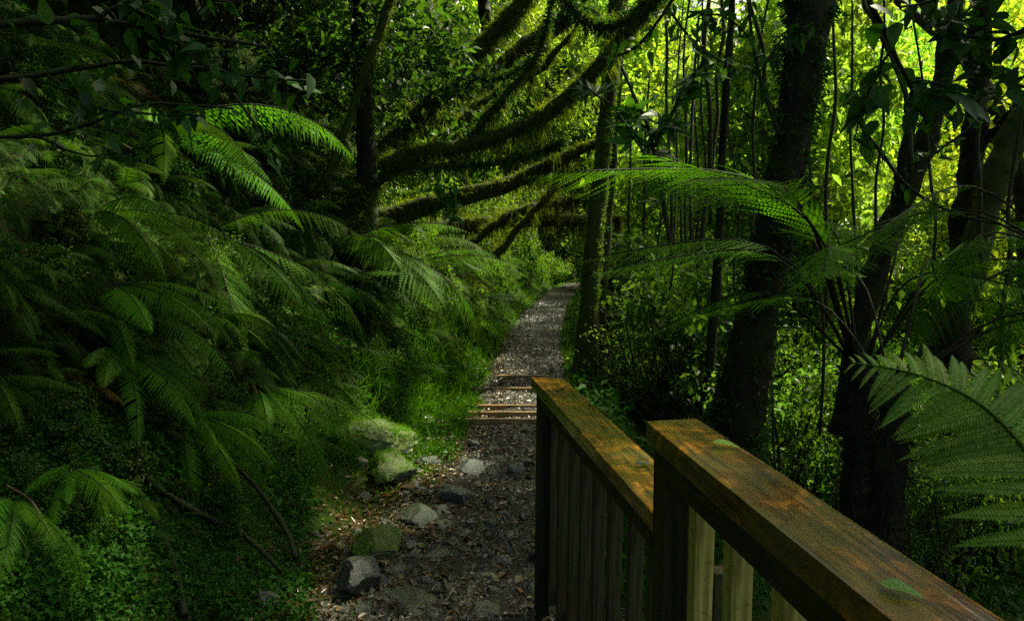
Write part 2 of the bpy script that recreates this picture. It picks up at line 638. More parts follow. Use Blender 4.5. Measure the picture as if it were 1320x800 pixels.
# the ground stays a little under the path sheet
onpath = 1 - sm(0.30, 0.46, np.abs(X - xc(Y)))
Z = h(X, Y) - 0.035 * onpath * (Y < 33)
nx_, ny_ = len(gx), len(gy)
i = np.arange(ny_ - 1)[:, None] * nx_ + np.arange(nx_ - 1)[None, :]
Q = np.stack([i, i + 1, i + 1 + nx_, i + nx_], -1).reshape(-1, 4)
link('ground', mesh('ground', np.stack([X, Y, Z], -1).reshape(-1, 3), Q, M['ground'], smooth=True), kind='structure')

py_ = np.concatenate([np.arange(-1, 14, 0.06), np.arange(14, 32, 0.15)])
pu = np.linspace(-1, 1, 25)
HW = 0.47 + 0.05 * nz(py_, 0, 0.5, 3) + 0.16 * (1 - sm(4.5, 7.0, py_))
PX = xc(py_)[:, None] + pu[None, :] * HW[:, None] + 0.02 * nz(py_[:, None], pu[None, :] * 9, 0.2, 5)
PY = np.broadcast_to(py_[:, None], PX.shape)
PZ = h(PX, PY) + 0.006 - 0.05 * sm(0.88, 1.0, np.abs(pu))[None, :] + 0.012 * nz(PX, PY, 0.07, 7) + 0.004 * rng.normal(size=PX.shape)
n1, n2 = PX.shape
i = np.arange(n1 - 1)[:, None] * n2 + np.arange(n2 - 1)[None, :]
Q = np.stack([i, i + 1, i + 1 + n2, i + n2], -1).reshape(-1, 4)
link('path', mesh('path', np.stack([PX, PY, PZ], -1).reshape(-1, 3), Q, M['path']), kind='structure')

# loose gravel: small angular stones, nobody could count them
def gravel(name, P, size, mat):
    n = len(P)
    base = np.array([[1, 0, 0], [-.5, .87, 0], [-.5, -.87, 0], [.25, .1, .75]], float)
    A = rng.uniform(0, 2 * PI, n)
    sc = size[:, None, None] * rng.uniform(.6, 1.3, (n, 1, 3)) * np.array([1, .8, .7])
    b = base[None] + rng.normal(0, .18, (n, 4, 3))
    b = b * sc
    c, s = np.cos(A)[:, None], np.sin(A)[:, None]
    V = np.stack([b[..., 0] * c - b[..., 1] * s, b[..., 0] * s + b[..., 1] * c, b[..., 2]], -1) + P[:, None, :]
    k = np.arange(n)[:, None] * 4
    T = np.stack([k + np.array([[0, 1, 3]]), k + np.array([[1, 2, 3]]), k + np.array([[2, 0, 3]])], 1).reshape(-1, 3)
    return link(name, mesh(name, V.reshape(-1, 3), T, mat, np.repeat(rng.beta(1.6, 2.6, n), 3)), kind='stuff', color=(.42, .43, .36))


n = 42000
gy_ = 3.2 + 16 * rng.uniform(0, 1, n) ** 2.0
gx_ = xc(gy_) + rng.uniform(-1, 1, n) * (0.46 + 0.35 * (1 - sm(4.5, 7, gy_)))
gs = rng.gamma(2.0, 0.0055, n) * np.where(gy_ > 9, 1.5, 1) + .004
gravel('gravel', np.stack([gx_, gy_, h(gx_, gy_) + .004], -1), gs, M['pebble'])

# fallen leaf litter
def litter(name, X_, Y_, size, tint, lift=.008):
    n = len(X_)
    P = np.stack([X_, Y_, h(X_, Y_) + lift + rng.uniform(0, .012, n)], -1)
    ax = unit(np.stack([rng.normal(size=n), rng.normal(size=n), rng.normal(0, .18, n)], -1))
    nr = unit(np.stack([rng.normal(0, .35, n), rng.normal(0, .35, n), np.ones(n)], -1))
    V, T, t = leaf_quads(P, ax, nr, size, size * rng.uniform(.25, .6, n), tint)
    return link(name, mesh(name, V, T, M['litter'], t), kind='stuff')


n = 7000
ly = 3.0 + 10 * rng.uniform(0, 1, n) ** 1.8
lx = np.where(rng.uniform(size=n) < .38, xc(ly) + rng.uniform(-.6, .55, n), xt(ly) + rng.normal(.22, .22, n))
n = 2600
ly2 = rng.uniform(3.0, 7.5, n)
ly = np.concatenate([ly, ly2])
lx = np.concatenate([lx, xt(ly2) + rng.normal(.15, .22, n)])
n = len(ly)
litter('leaf_litter', lx, ly, rng.gamma(3.5, .0095, n) + .008, rng.beta(1.5, 1.9, n))

# ------------------------------------------------------------------ timber railings
def box(L, W, H, x0=0.0, bevel=0.004, seed=0):
    """box along local x from x0 to x0+L, with slightly worn arrises"""
    bm = bmesh.new()
    g = random.Random(seed)
    xs = [x0 + L * k / 6 for k in range(7)]
    rings = []
    for x in xs:
        j = lambda: g.uniform(-.0012, .0012)
        rings.append([bm.verts.new((x, a * W / 2 + j(), b * H / 2 + j())) for a, b in ((-1, -1), (1, -1), (1, 1), (-1, 1))])
    for a, b in zip(rings, rings[1:]):
        for k in range(4):
            bm.faces.new((a[k], a[(k + 1) % 4], b[(k + 1) % 4], b[k]))
    bm.faces.new(rings[0][::-1])
    bm.faces.new(rings[-1])
    bmesh.ops.recalc_face_normals(bm, faces=bm.faces)
    ed = [e for e in bm.edges if len(e.link_faces) == 2 and e.calc_face_angle(0) > 1.0]
    bmesh.ops.bevel(bm, geom=ed, offset=bevel, segments=2, profile=0.6, affect='EDGES')
    me = bpy.data.meshes.new('timber')
    bm.to_mesh(me)
    bm.free()
    return me


def put(name, me, mat, parent, M4):
    me = me.copy() if not me.materials else me
    if not me.materials:
        me.materials.append(mat)
    o = link(name, me, parent)
    o.matrix_local = M4
    return o


def railing(label, p_far, p_near, width, ztop, base_drop, lean, posts, bal0, bal_n, bal_step, far_skew=0.0, bmat='baluster', near_skew=0.0):
    """p_far, p_near: top outer (path side) edge of the handrail in plan"""
    pf, pn = Vector((*p_far, 0)), Vector((*p_near, 0))
    d = (pn - pf).normalized()
    L = (pn - pf).length
    t = thing('timber_railing', label, 'railing', (pf.x, pf.y, ztop - base_drop), math.atan2(d.y, d.x))
    if lean:
        t.rotation_mode = 'XYZ'
        t.rotation_euler = (Matrix.Rotation(math.atan2(d.y, d.x), 3, 'Z') @ Matrix.Rotation(lean, 3, 'X')).to_euler()
    H = base_drop
    # local frame: x runs from the far end to the near end, y to the left of that (away from the path when looking at it), z up
    cap = box(L, width, .05, 0, .006, 3)
    for v in cap.vertices:
        if v.co.x < .02:
            v.co.x += far_skew * (v.co.y / width)
        if v.co.x > L - .02:
            v.co.x -= near_skew * (v.co.y / width + .5)
    put('handrail', cap, M['rail'], t, Matrix.Translation((0, width / 2, H - .025)))
    put('top_rail', box(L - .10, .045, .07, 0, .004, 4), M['post'], t, Matrix.Translation((.095, .045, H - .086)))
    put('bottom_rail', box(L - .10, .045, .09, 0, .004, 5), M['post'], t, Matrix.Translation((.095, .1385, .13)))
    up = Matrix.Rotation(-PI / 2, 4, 'Y')
    pm = box(H - .052, .06, .09, 0, .005, 6)
    pm.materials.append(M['post'])
    for x in posts:
        put('post', pm, None, t, Matrix.Translation((x, .052, .0)) @ up)
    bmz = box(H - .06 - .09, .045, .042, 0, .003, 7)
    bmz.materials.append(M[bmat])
    for k in range(bal_n):
        x = bal0 + k * bal_step
        put('baluster', bmz, None, t, Matrix.Translation((x, .0925, .085)) @ Matrix.Rotation(rng.normal(0, .004), 4, 'X') @ up)
    return t


ZR = 1.41
a_, b_ = onz(831, 541, ZR), onz(1150, 800, ZR)
c_ = onz(885, 528, ZR)
dirn = unit((b_ - a_)[:2])
near_end = a_[:2] + dirn * 2.6
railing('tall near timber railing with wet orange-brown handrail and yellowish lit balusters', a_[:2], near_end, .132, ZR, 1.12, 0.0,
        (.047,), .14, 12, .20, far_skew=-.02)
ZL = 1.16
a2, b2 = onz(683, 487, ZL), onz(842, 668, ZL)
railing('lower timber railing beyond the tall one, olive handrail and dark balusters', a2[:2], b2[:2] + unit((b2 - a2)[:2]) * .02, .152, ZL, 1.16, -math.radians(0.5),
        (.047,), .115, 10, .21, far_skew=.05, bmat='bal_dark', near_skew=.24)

# ------------------------------------------------------------------ timber treads set across the path
STEP_PX = [(546, 590, 'first and lowest timber tread across the path, half sunk in gravel'),
           (537, 604, 'second timber tread across the path, orange upper edge, just above the lowest'),
           (528, 616, 'third timber tread from the bottom, short and orange, in the gravel'),
           (505, 606, 'timber tread with a pale cut end sticking out on the left of the path'),
           (489, 642, 'topmost dark timber tread, nearly buried in gravel')]
for k, (py, px, lab) in enumerate(STEP_PX):
    p = hit([px], [py])[0]
    L_ = 0.80 if k < 4 else .6
    me = box(L_, .05, .09, 0, .006, 20 + k)
    me.materials.append(M['step'])
    o = link('timber_step', me, None, (p[0], p[1], p[2] + .012), (0, rng.normal(0, .01), -.02 + rng.normal(0, .015)))
    tag(o, lab, 'step', 'timber treads across the path')


# ------------------------------------------------------------------ rocks
def rock_mesh(seed, mat, flat=.7, cuts=14, sub=4):
    g = np.random.default_rng(seed)
    bm = bmesh.new()
    bmesh.ops.create_icosphere(bm, subdivisions=sub, radius=1.0)
    V = np.array([v.co[:] for v in bm.verts])
    for k in range(cuts):
        n_ = unit(g.normal(size=3))
        o_ = g.uniform(.52, .9)
        dd = V @ n_ - o_
        V = V - np.where(dd > 0, dd, 0)[:, None] * n_ * .92
    q = V * 3
    V = V * (1 + .05 * np.sin(q[:, 0] * 2.1 + seed)[:, None] * np.sin(q[:, 1] * 2.7 + 1)[:, None])
    V += g.normal(0, .012, V.shape)
    V *= np.array([1, g.uniform(.7, .95), flat])
    for v, c in zip(bm.verts, V):
        v.co = c
    me = bpy.data.meshes.new('rock')
    bm.to_mesh(me)
    bm.free()
    me.materials.append(mat)
    a = me.attributes.new('tint', 'FLOAT', 'FACE')
    a.data.foreach_set('value', np.full(len(me.polygons), .45, np.float32))
    return me


def rock(px, py, wpx, label, mat='stone', flat=.6, seed=1, name='rock', sink=.42, col=(.6, .64, .64), cuts=14, moss=0, group=None):
    """px, py: foot of the rock in the photo, wpx: its width there"""
    p = hit([px], [py])[0]
    r = wpx / 1000 * p[1] / 2 * 1.08
    o = link(name, rock_mesh(seed, M[mat], flat, cuts), None, (p[0], p[1] + r * .6, p[2] + r * flat * (1 - 2 * sink) - r * .02), (rng.normal(0, .1), rng.normal(0, .1), rng.uniform(0, 6)), r, color=col)
    tag(o, label, 'rock', group)
    if moss:
        me = o.data
        V = np.array([v.co[:] for v in me.vertices])
        Nn = np.array([v.normal[:] for v in me.vertices])
        moss *= 2
        k = rng.integers(0, len(V), moss)
        ok = (Nn[k, 2] > rng.uniform(.1, .8, moss)) & (nz(V[k, 0] + V[k, 2], V[k, 1], .4, 3) > -.35)
        k = k[ok]
        P = V[k] + rng.normal(0, .03, (len(k), 3))
        b, T = blades(P, Nn[k] * .8 + rand_unit(len(k)) * .8 + np.array([0, 0, .2]), rng.uniform(.03, .11, len(k)), .016)
        link('moss', mesh('moss', b, T, M['moss'], rng.beta(3, 1.6, len(k))), o, kind='stuff', color=(.75, 1.5, .4))
    return o


rock(478, 590, 120, 'large mound shaped rock cushioned in moss below the fern bank', 'mossrock', .5, 3, 'mossy_rock', .25, moss=3500)
rock(500, 628, 84, 'bright yellow-green mossy rock at the left edge of the path', 'mossrock', .55, 9, 'mossy_rock', .25, moss=4500)
rock(462, 605, 30, 'small bare grey stone left of the bright mossy rock', 'stone', .8, 5, col=(1.1, 1.05, 1))
rock(480, 727, 92, 'moss capped boulder lying behind the bare striated boulder', 'mossrock', .5, 12, 'mossy_rock', .3, moss=2600)
rock(457, 772, 78, 'bare grey-green striated boulder in front of the moss capped one', 'stone', .72, 17, sink=.22, cuts=20)
rock(340, 790, 38, 'smooth grey stone at the foot of the bank beside dead leaves', 'stone', .75, 23, sink=.2)
rock(548, 602, 46, 'flat wet grey stone in the path nearest the bright mossy rock', 'stone', .4, 31, col=(.6, .68, .72))
rock(603, 612, 52, 'broad flat blue-grey stone in the middle of the path beyond the split one', 'stone', .45, 33, col=(.72, .78, .84))
rock(666, 612, 30, 'pale angular stone on the path near the railing post', 'stone', .6, 37, sink=.2, col=(1.2, 1.3, 1.2))
rock(691, 609, 12, 'very small pale stone touching the railing side of the pale angular stone', 'stone', .6, 39, sink=.2, col=(1.4, 1.4, 1.4))
rock(586, 648, 58, 'dark split stone in the middle of the path', 'stone', .55, 41, col=(.75, .8, .85))
rock(533, 676, 74, 'wide low greenish slab of rock on the path above the moss capped boulder', 'stone', .4, 43, col=(.55, .66, .5))
rock(572, 683, 40, 'low greenish stone at the right end of the wide slab', 'stone', .35, 47, col=(.9, 1.0, .85))
rock(650, 729, 30, 'rounded wet slate-coloured stone on the right half of the path', 'stone', .5, 51, col=(1.1, 1.15, 1.3))
rock(690, 724, 24, 'nearly black stone beside the railing', 'stone', .8, 53, sink=.2, col=(.25, .25, .25))
rock(633, 748, 34, 'pale flat stone below the rounded slate stone', 'stone', .3, 57, col=(1.5, 1.45, 1.2))
rock(566, 722, 46, 'light grey flat stone in the gravel right of the moss capped boulder', 'stone', .25, 59, col=(.85, .87, .8))
rock(620, 795, 50, 'pale wedge of stone at the bottom of the path', 'stone', .35, 61, col=(.85, .9, .8))
rock(690, 775, 30, 'mossy green stone at the foot of the railing', 'mossrock', .5, 67)
rock(530, 790, 110, 'very wide low rock ledge across the near path', 'stone', .22, 71, col=(.6, .68, .55))
rock(575, 766, 30, 'dark pointed stone between ledge and gravel', 'stone', .7, 73, col=(.5, .5, .5))
rock(508, 745, 40, 'grey stone just right of the striated boulder', 'stone', .5, 77, col=(1.1, 1.1, 1))
rock(548, 545, 40, 'low yellow-green mossy stone by the end of the lowest tread', 'mossrock', .4, 79, 'mossy_rock', moss=1500)
# scattered smaller stones that nothing tells apart
for k in range(80):
    py = rng.uniform(570, 798)
    px = rng.uniform(430 + (620 - py) * .4 if py < 620 else 400, 695)
    rock(px, py, rng.uniform(8, 24), 'small loose wet stone lying in the path gravel', 'stone', rng.uniform(.4, .7), 100 + k % 9, 'small_stone', .25,
         col=tuple(np.full(3, rng.uniform(.4, 1.2))), group='small stones scattered in the gravel')


# ------------------------------------------------------------------ fallen leaves one can pick out
def leaf_mesh(name, L=1.0, W=.5, mat=None, fold=.12, curl=.15, seg=6, tint=.5, tip=.55):
    """one ovate leaf lying along +x with a folded midrib and curled tip"""
    t = np.linspace(0, 1, seg + 1)
    wd = W / 2 * np.sin(PI * t ** tip) ** .9
    wd[0] = .012
    wd[-1] = .004
    zc = -curl * t ** 2
    V, Tq = [], []
    for k in range(seg + 1):
        V += [(t[k] * L, -wd[k], zc[k] + fold * wd[k] * 2), (t[k] * L, 0, zc[k]), (t[k] * L, wd[k], zc[k] + fold * wd[k] * 2)]
    for k in range(seg):
        a = 3 * k
        Tq += [(a, a + 3, a + 4, a + 1), (a + 1, a + 4, a + 5, a + 2)]
    return mesh(name, np.array(V), np.array(Tq), mat, np.full(len(Tq), tint), True)


FL = {'y': (3.2, 2.6, .7), 'g': (1.2, 2.6, .6), 'r': (1.4, .5, .4), 'p': (2.6, 2.4, 1.6), 'o': (3.0, 1.6, .4)}
lm = leaf_mesh('fallen_leaf', 1, .55, M['litter'], .2, .1, tint=.45)
for px, py, wp, c, lab in [
    (545, 573, 13, 'o', 'orange-yellow fallen leaf on the path below the lowest tread'),
    (502, 641, 11, 'o', 'small orange leaf beside the rim of the bright mossy rock'),
    (605, 645, 13, 'y', 'pale yellow-green curled leaf right of the dark split stone'),
    (594, 613, 13, 'y', 'light green leaf in front of the broad blue-grey stone'),
    (690, 692, 13, 'y', 'yellow leaf on gravel near the railing, behind a second one'),
    (699, 708, 12, 'o', 'bright yellow leaf tucked against the railing'),
    (671, 768, 16, 'o', 'large yellow leaf lying near the bottom of the railing'),
    (646, 735, 14, 'r', 'reddish brown leaf next to the slate-coloured stone'),
    (433, 662, 14, 'g', 'lime green fallen leaf among dead leaves left of the path'),
    (547, 709, 10, 'g', 'small lime leaf on the light grey flat stone'),
    (625, 782, 12, 'p', 'pale dead leaf beside the wedge of stone'),
    (287, 575, 12, 'y', 'single yellow leaf caught on the ferns of the bank'),
    (563, 623, 11, 'y', 'small yellow leaf between the two flat grey stones'),
    (628, 627, 9, 'y', 'tiny yellow leaf in mid path gravel')]:
    p = hit([px], [py])[0]
    o = link('fallen_leaf', lm, None, p + np.array([0, -.01, .025]), (rng.normal(0, .25) + .3, rng.normal(0, .2), rng.uniform(0, 6)), wp / 1000 * p[1] * 1.15, color=FL[c])
    tag(o, lab, 'leaf')
gl = leaf_mesh('wet_leaf', 1, .5, M['leaf'], .15, .12, tint=.7)
for px, py, zz, wp, rot, col, lab in [
    (918, 574, ZR, 30, -.5, (6, 5, 4), 'light green leaf lying on the far part of the tall handrail'),
    (1133, 757, ZR, 48, -.75, (2.6, 2.6, 2.4), 'wet green leaf with water on the near part of the tall handrail'),
    (818, 601, ZL, 22, .2, (.35, .4, .4), 'dark wet leaf on the near end of the lower handrail')]:
    p = onz(px, py, zz)
    o = link('wet_leaf', gl, None, p + np.array([0, 0, .007]), (0.08, -.05, rot), wp / 1000 * p[1] * 1.2, color=col)
    tag(o, lab, 'leaf')


def stick(name, label, pts, rad, mat, cat='stick', n=18, rough=.12):
    mb = MB()
    add_tube(mb, pts, rad, n, 7, rough, rng.uniform(0, 9))
    o = link(name, mb.mesh(name, M[mat], True), color=(1, 1, 1))
    tag(o, label, cat)
    return o


def gpts(px, off=.02):
    a = np.array(px, float)
    p = hit(a[:, 0], a[:, 1])
    p[:, 2] += off
    p[:, 1] -= off
    return p


stick('fallen_stick', 'short crooked twig lying on the far end of the lower handrail', [onz(718, 506, ZL) + [0, 0, .008], onz(726, 503, ZL) + [0, 0, .01], onz(733, 499, ZL) + [0, 0, .012]], [.003, .004, .002], 'bark_dark')
stick('fallen_stick', 'straight dark stick leaning on the ferny bank beside the path', gpts([(305, 605), (345, 650), (375, 695), (388, 730)], .09), [.010, .014, .016, .016], 'bark_dark')
stick('fallen_branch', 'long dark curved branch running down the fern bank', gpts([(130, 570), (190, 622), (250, 665), (320, 700), (372, 748)], .08), [.012, .016, .018, .016, .012], 'bark_dark', 'branch', 26)
stick('fallen_branch', 'thin dark branch bending down through the ground cover at lower left', gpts([(195, 665), (220, 705), (236, 750), (246, 800)], .06), [.012, .015, .016, .015], 'bark_dark', 'branch')
stick('dry_stalk', 'pale tan dead fern stalk standing out of the bank at lower left', gpts([(30, 645), (58, 662), (76, 690), (90, 714)], .10), [.005, .007, .007, .005], 'litter', 'stalk')
stick('fallen_twig', 'long brown twig across the path in front of the boulders', gpts([(395, 778), (450, 770), (520, 766), (585, 764)], .02), [.006, .010, .011, .007], 'bark_thin', 'twig')
stick('fallen_twig', 'thin reddish twig on the gravel beside the moss capped boulder', gpts([(508, 674), (530, 682), (572, 686)], .025), [.005, .007, .004], 'bark_thin', 'twig')
stick('fallen_twig', 'bleached twig on dead leaves left of the path', gpts([(368, 648), (390, 657), (420, 660)], .03), [.005, .007, .005], 'litter', 'twig')

# ------------------------------------------------------------------ fern fronds
def frond(name, seed, L=1.0, n=24, lp=.30, droop=.55, comb=False, mat='fern', hang=.25, stipe=.12, pins=9, sweep=.62, thick=.006, curl=0.0, early=False):
    """one frond along +x; comb: each pinna is a plain strap, otherwise it carries pinnules"""
    g = np.random.default_rng(seed)
    mb = MB()
    s = np.linspace(0, 1, 30)
    ang = -droop * 2.0 * (sm(.18, .62, s) * .85 + .15 * s * s if early else s ** 1.6)
    C = np.concatenate([[[0, 0, 0]], np.cumsum(np.stack([np.cos(ang), .12 * curl * np.sin(3 * s), np.sin(ang)], -1)[:-1] * L / 29, axis=0)])
    add_tube(mb, C[::3], np.linspace(thick, thick * .25, len(C[::3])) * L, 12, 4, tint=.0)
    t = np.linspace(stipe, .985, n)
    P = np.stack([np.interp(t, s, C[:, k]) for k in range(3)], -1)
    T = unit(np.stack([np.interp(t, s, np.gradient(C[:, k])) for k in range(3)], -1))
    prof = np.interp(t, [0, stipe, stipe + .12, .45, .75, 1], [.3, .45, .8, 1, .66, .04])
    for sd in (-1, 1):
        for k in range(n):
            if g.uniform() < .03:
                continue
            side = np.array([0, sd, 0.0])
            upv = unit(np.cross(side, T[k])) * -sd * 1.0
            if upv[2] < 0:
                upv = -upv
            sw = sweep + g.normal(0, .05) + .25 * t[k]
            a = unit(side * math.cos(sw) + T[k] * math.sin(sw) - upv * (hang + g.normal(0, .06)))
            l = lp * L * prof[k] * g.uniform(.92, 1.06)
            tint = np.clip(.45 + .3 * t[k] + g.normal(0, .1), .02, 1)
            if comb:
                wd = min(L * (.985 - stipe) / n * .34, l * .2)
                u = np.linspace(0, 1, 5)
                wv = wd * np.array([.8, 1.0, .85, .55, .02])
                mid = P[k] + a * (l * u)[:, None] - np.array([0, 0, 1]) * (l * .28 * u ** 2)[:, None]
                w_ = unit(np.cross(a, upv))
                V = np.concatenate([mid - w_ * wv[:, None], mid + w_ * wv[:, None]])
                Q_ = [(i, i + 1, i + 6, i + 5) for i in range(4)]
                mb.add(V, None, Q_, tint)
            else:
                u = np.linspace(.04, .97, pins)
                mid = P[k] + a * (l * u)[:, None] - np.array([0, 0, 1]) * (l * .2 * u ** 2)[:, None]
                w_ = unit(np.cross(a, upv))
                pl = np.interp(u, [0, .15, .5, 1], [.8, 1, .75, .08]) * min(l * .2, L * (.985 - stipe) / n * .50)
                ds = l / pins * .46
                Vs, Ts = [], []
                for q in (-1, 1):
                    tipd = unit(w_ * q * 1.0 + a * .55 - upv * .15)
                    Vs.append(np.stack([mid - a * ds, mid + a * ds, mid + tipd * pl[:, None] * 1.25], 1).reshape(-1, 3))
                V = np.concatenate(Vs)
                mb.add(V, np.arange(len(V)).reshape(-1, 3), None, tint)
    me = mb.mesh(name, M[mat])
    me.materials.append(M['stipe'])
    tv = np.zeros(len(me.polygons), np.float32)
    me.attributes['tint'].data.foreach_get('value', tv)
    me.polygons.foreach_set('material_index', (tv == 0).astype(np.int32))
    return me


FR_LACY = [frond('frond', q, n=(38, 42, 36, 40, 44, 34, 40)[q % 7], lp=(.19, .21, .16, .20, .17, .23, .15)[q % 7], droop=(.42, .6, .3, .7, .5, .55, .36)[q % 7], curl=(0, 1, -1, .5, -1.5, 1.5, -.4)[q % 7], pins=12, hang=(.25, .35, .15, .4, .3, .2, .45)[q % 7]) for q in range(7)]
FR_COMB = [frond('frond', 20 + q, n=(48, 54, 46, 42, 50)[q], lp=(.13, .115, .14, .11, .15)[q], droop=(.45, .65, .35, .55, .75)[q], comb=True, hang=(.55, .6, .45, .35, .7)[q], sweep=(.25, .3, .35, .2, .3)[q], curl=(0, 1, -1, -1.5, .5)[q]) for q in range(5)]
FR_TREE = [frond('frond', 40 + q, n=(36, 40, 34, 38)[q], lp=(.23, .21, .25, .22)[q], droop=(.62, .7, .55, .66)[q], pins=18, stipe=(.40, .44, .36, .42)[q], thick=.006, hang=(.18, .28, .12, .25)[q], curl=(0, .6, -.6, .3)[q], early=True) for q in range(4)]
FR_BIG = [frond('frond', 60 + q, n=(30, 34, 28)[q], lp=(.24, .22, .26)[q], droop=(.55, .75, .45)[q], pins=16, stipe=.16, thick=.007, hang=.2, curl=(0, .8, -.8)[q]) for q in range(3)]


def fern(p, size, nf, az, spread, el=(.5, 1.1), kinds=FR_LACY, label='', group=None, col=(1, 1, 1), cv=.2, name='fern', lenvar=(.7, 1.1)):
    t = thing(name, label, 'fern', tuple(p), 0, group)
    for k in range(nf):
        a = az + (rng.uniform(-1, 1) * spread if nf < 4 else spread * (-1 + 2 * (k + rng.uniform(.1, .9)) / nf))
        e = rng.uniform(*el)
        f = rng.uniform(1 - cv, 1 + cv)
        dead = rng.uniform() < .012
        o = link('frond', kinds[rng.integers(len(kinds))], t, (0, 0, 0), (rng.normal(0, .18), -e, a), size * rng.uniform(*lenvar),
                 color=(1.7 * f, .42 * f, .7 * f) if dead else (col[0] * f * rng.uniform(.85, 1.25), col[1] * f, col[2] * f))
    return t


def slope_p(px, py, lift=0.0):
    p = hit([px], [py])[0]
    p[2] += lift
    return p


# the ferns of the left bank: hero plants first
DN = -.75            # down the bank and towards the camera
HERO = [
    # base px, py (where the fronds spring from the bank), frond length in px, n, azimuth, kinds, colour, label
    (195, 185, 230, 5, -.55, FR_COMB, (1.8, 2.0, .8), 'bright green comb fern arching down the middle of the left bank'),
    (120, 300, 190, 4, -.5, FR_COMB, (1.5, 1.5, 1.3), 'fern with one pale greyish frond reaching over the left bank'),
    (300, 130, 240, 5, -.35, FR_BIG, (1.0, 1.25, .9), 'large lacy fern with grey-green fronds below the leafy twigs at upper left'),
    (130, 395, 190, 5, -.5, FR_COMB, (1.1, 1.3, .8), 'mid green comb fern halfway down the left bank'),
    (150, 480, 170, 5, -.7, FR_COMB, (1.0, 1.2, .8), 'fern with fine drooping fronds low on the left bank under the comb ferns'),
    (265, 320, 210, 5, -.6, FR_LACY, (1.3, 1.5, .7), 'yellow-green lacy fern right of the bright comb fern'),
    (430, 330, 200, 6, -.5, FR_LACY, (1.0, 1.15, .75), 'wide fern on the bank between the comb ferns and the path'),
    (525, 350, 130, 7, -.4, FR_LACY, (1.25, 1.4, .8), 'fern with upright arching fronds overhanging the bank near the arching trunks'),
    (330, 520, 160, 6, -.7, FR_LACY, (1.2, 1.35, .8), 'fern with spreading fronds just above the leaning stick'),
    (240, 560, 130, 5, -.7, FR_COMB, (1.15, 1.35, .7), 'small comb fern above the long curved branch'),
    (20, 680, 130, 5, -.9, FR_LACY, (.9, 1.2, .9), 'dark lacy fern in the ground cover at the lower left corner'),
    (95, 635, 110, 5, -.9, FR_LACY, (1.1, 1.4, .7), 'small bright fern beside the tan dead stalk'),
]
for px, py, lpx, nf, az, kinds, col, lab in HERO:
    p = slope_p(px, py, .12)
    fern(p, lpx / 1000 * p[1] * 1.2, nf + 1, az, .6, (-.3, .4), kinds, lab, None, col)

# the rest of the bank, sampled over the picture of the slope
pts = []
tries = 0
while len(pts) < 250 and tries < 6000:
    tries += 1
    px, py = rng.uniform(-60, 735), rng.uniform(-60, 720)
    p = hit([px], [py], n=260)[0]
    if not np.isfinite(p[0]) or p[1] > 26 or p[1] < 1.8:
        continue
    d = xt(p[1]) - p[0]
    if d < .45 or (py > 530 and rng.uniform() < .8):
        continue
    md = 18 + 0 * p[1]
    if any(math.hypot(px - a, py - b) < 21 for a, b, _ in pts):
        continue
    pts.append((px, py, p))
def fern_label(kinds, px, py, p):
    k = 'feathery' if kinds is FR_LACY else 'comb leaved'
    dist = 'near the camera' if p[1] < 4.5 else 'in the middle distance' if p[1] < 8 else 'far along the path'
    dd = xt(p[1]) - p[0]
    zone = 'foot' if dd < 1.2 else 'middle slope' if dd < 2.8 else 'top'
    return f'shaded {k} fern {dist} on the {zone} of the left bank'


for px, py, p in pts:
    d = xt(p[1]) - p[0]
    b = rng.uniform(.28, .95)
    kinds = FR_LACY if rng.uniform() < .55 else FR_COMB
    fern(p + [0, 0, .03], float(np.clip(.108 * p[1], .3, 1.3)) * (.62 if py > 500 or d < 1.0 else 1) * rng.uniform(.55, 1.3), int(rng.integers(5, 9)), -.55 + rng.normal(0, .22), .75, (-.45, .4), kinds,
         fern_label(kinds, px, py, p), 'ferns crowding the left bank', (b * rng.uniform(.85, 1.15), b * 1.1, b * .85))

# small leaved ground cover on the bank and moss along the path edge: nobody could count it
def cover(name, regions, n, size, mat, blade=0.0, tilt=.9, col=(1, 1, 1), lift=.05):
    P = []
    for (x0, y0, x1, y1), w_ in regions:
        k = int(n * w_)
        q = hit(rng.uniform(x0, x1, k), rng.uniform(y0, y1, k), n=420)
        q = q[np.isfinite(q[:, 0])]
        P.append(q)
    P = np.concatenate(P)
    on = (np.abs(P[:, 0] - xc(P[:, 1])) > .42 + .12 * rng.uniform(size=len(P)))
    P = P[on & (P[:, 1] < 32)]
    P = P[.6 * nz(P[:, 0], P[:, 1], .3, 3) + .5 * nz(P[:, 0], P[:, 1], .09, 5) > rng.uniform(-.9, .6, len(P))]
    m = len(P)
    P = P + np.stack([rng.normal(0, .02, m), rng.normal(0, .05, m), rng.uniform(0, 1, m) ** 1.5 * lift * 2], -1)
    sz = size * (P[:, 1] / 4) ** .55 * rng.uniform(.5, 1.3, m) * (1 + .5 * nz(P[:, 0], P[:, 1], .16, 12))
    tint = np.clip(rng.beta(2, 2.4, m) + .2 * nz(P[:, 0], P[:, 1], .5, 9), 0, 1)
    if blade:
        V, T = blades(P, rand_unit(m) * .8 + np.array([.25, -.2, .7]), sz, sz * blade)
        return link(name, mesh(name, V, T, M[mat], tint), kind='stuff', color=col)
    ax = unit(np.stack([rng.normal(.3, .7, m), rng.normal(-.3, .7, m), rng.normal(-.1, .4, m)], -1))
    nr = unit(rand_unit(m) * tilt + np.array([.4, -.3, .9]))
    V, T, t = leaf_quads(P, ax, nr, sz, sz * .62, tint)
    return link(name, mesh(name, V, T, M[mat], t), kind='stuff', color=col)


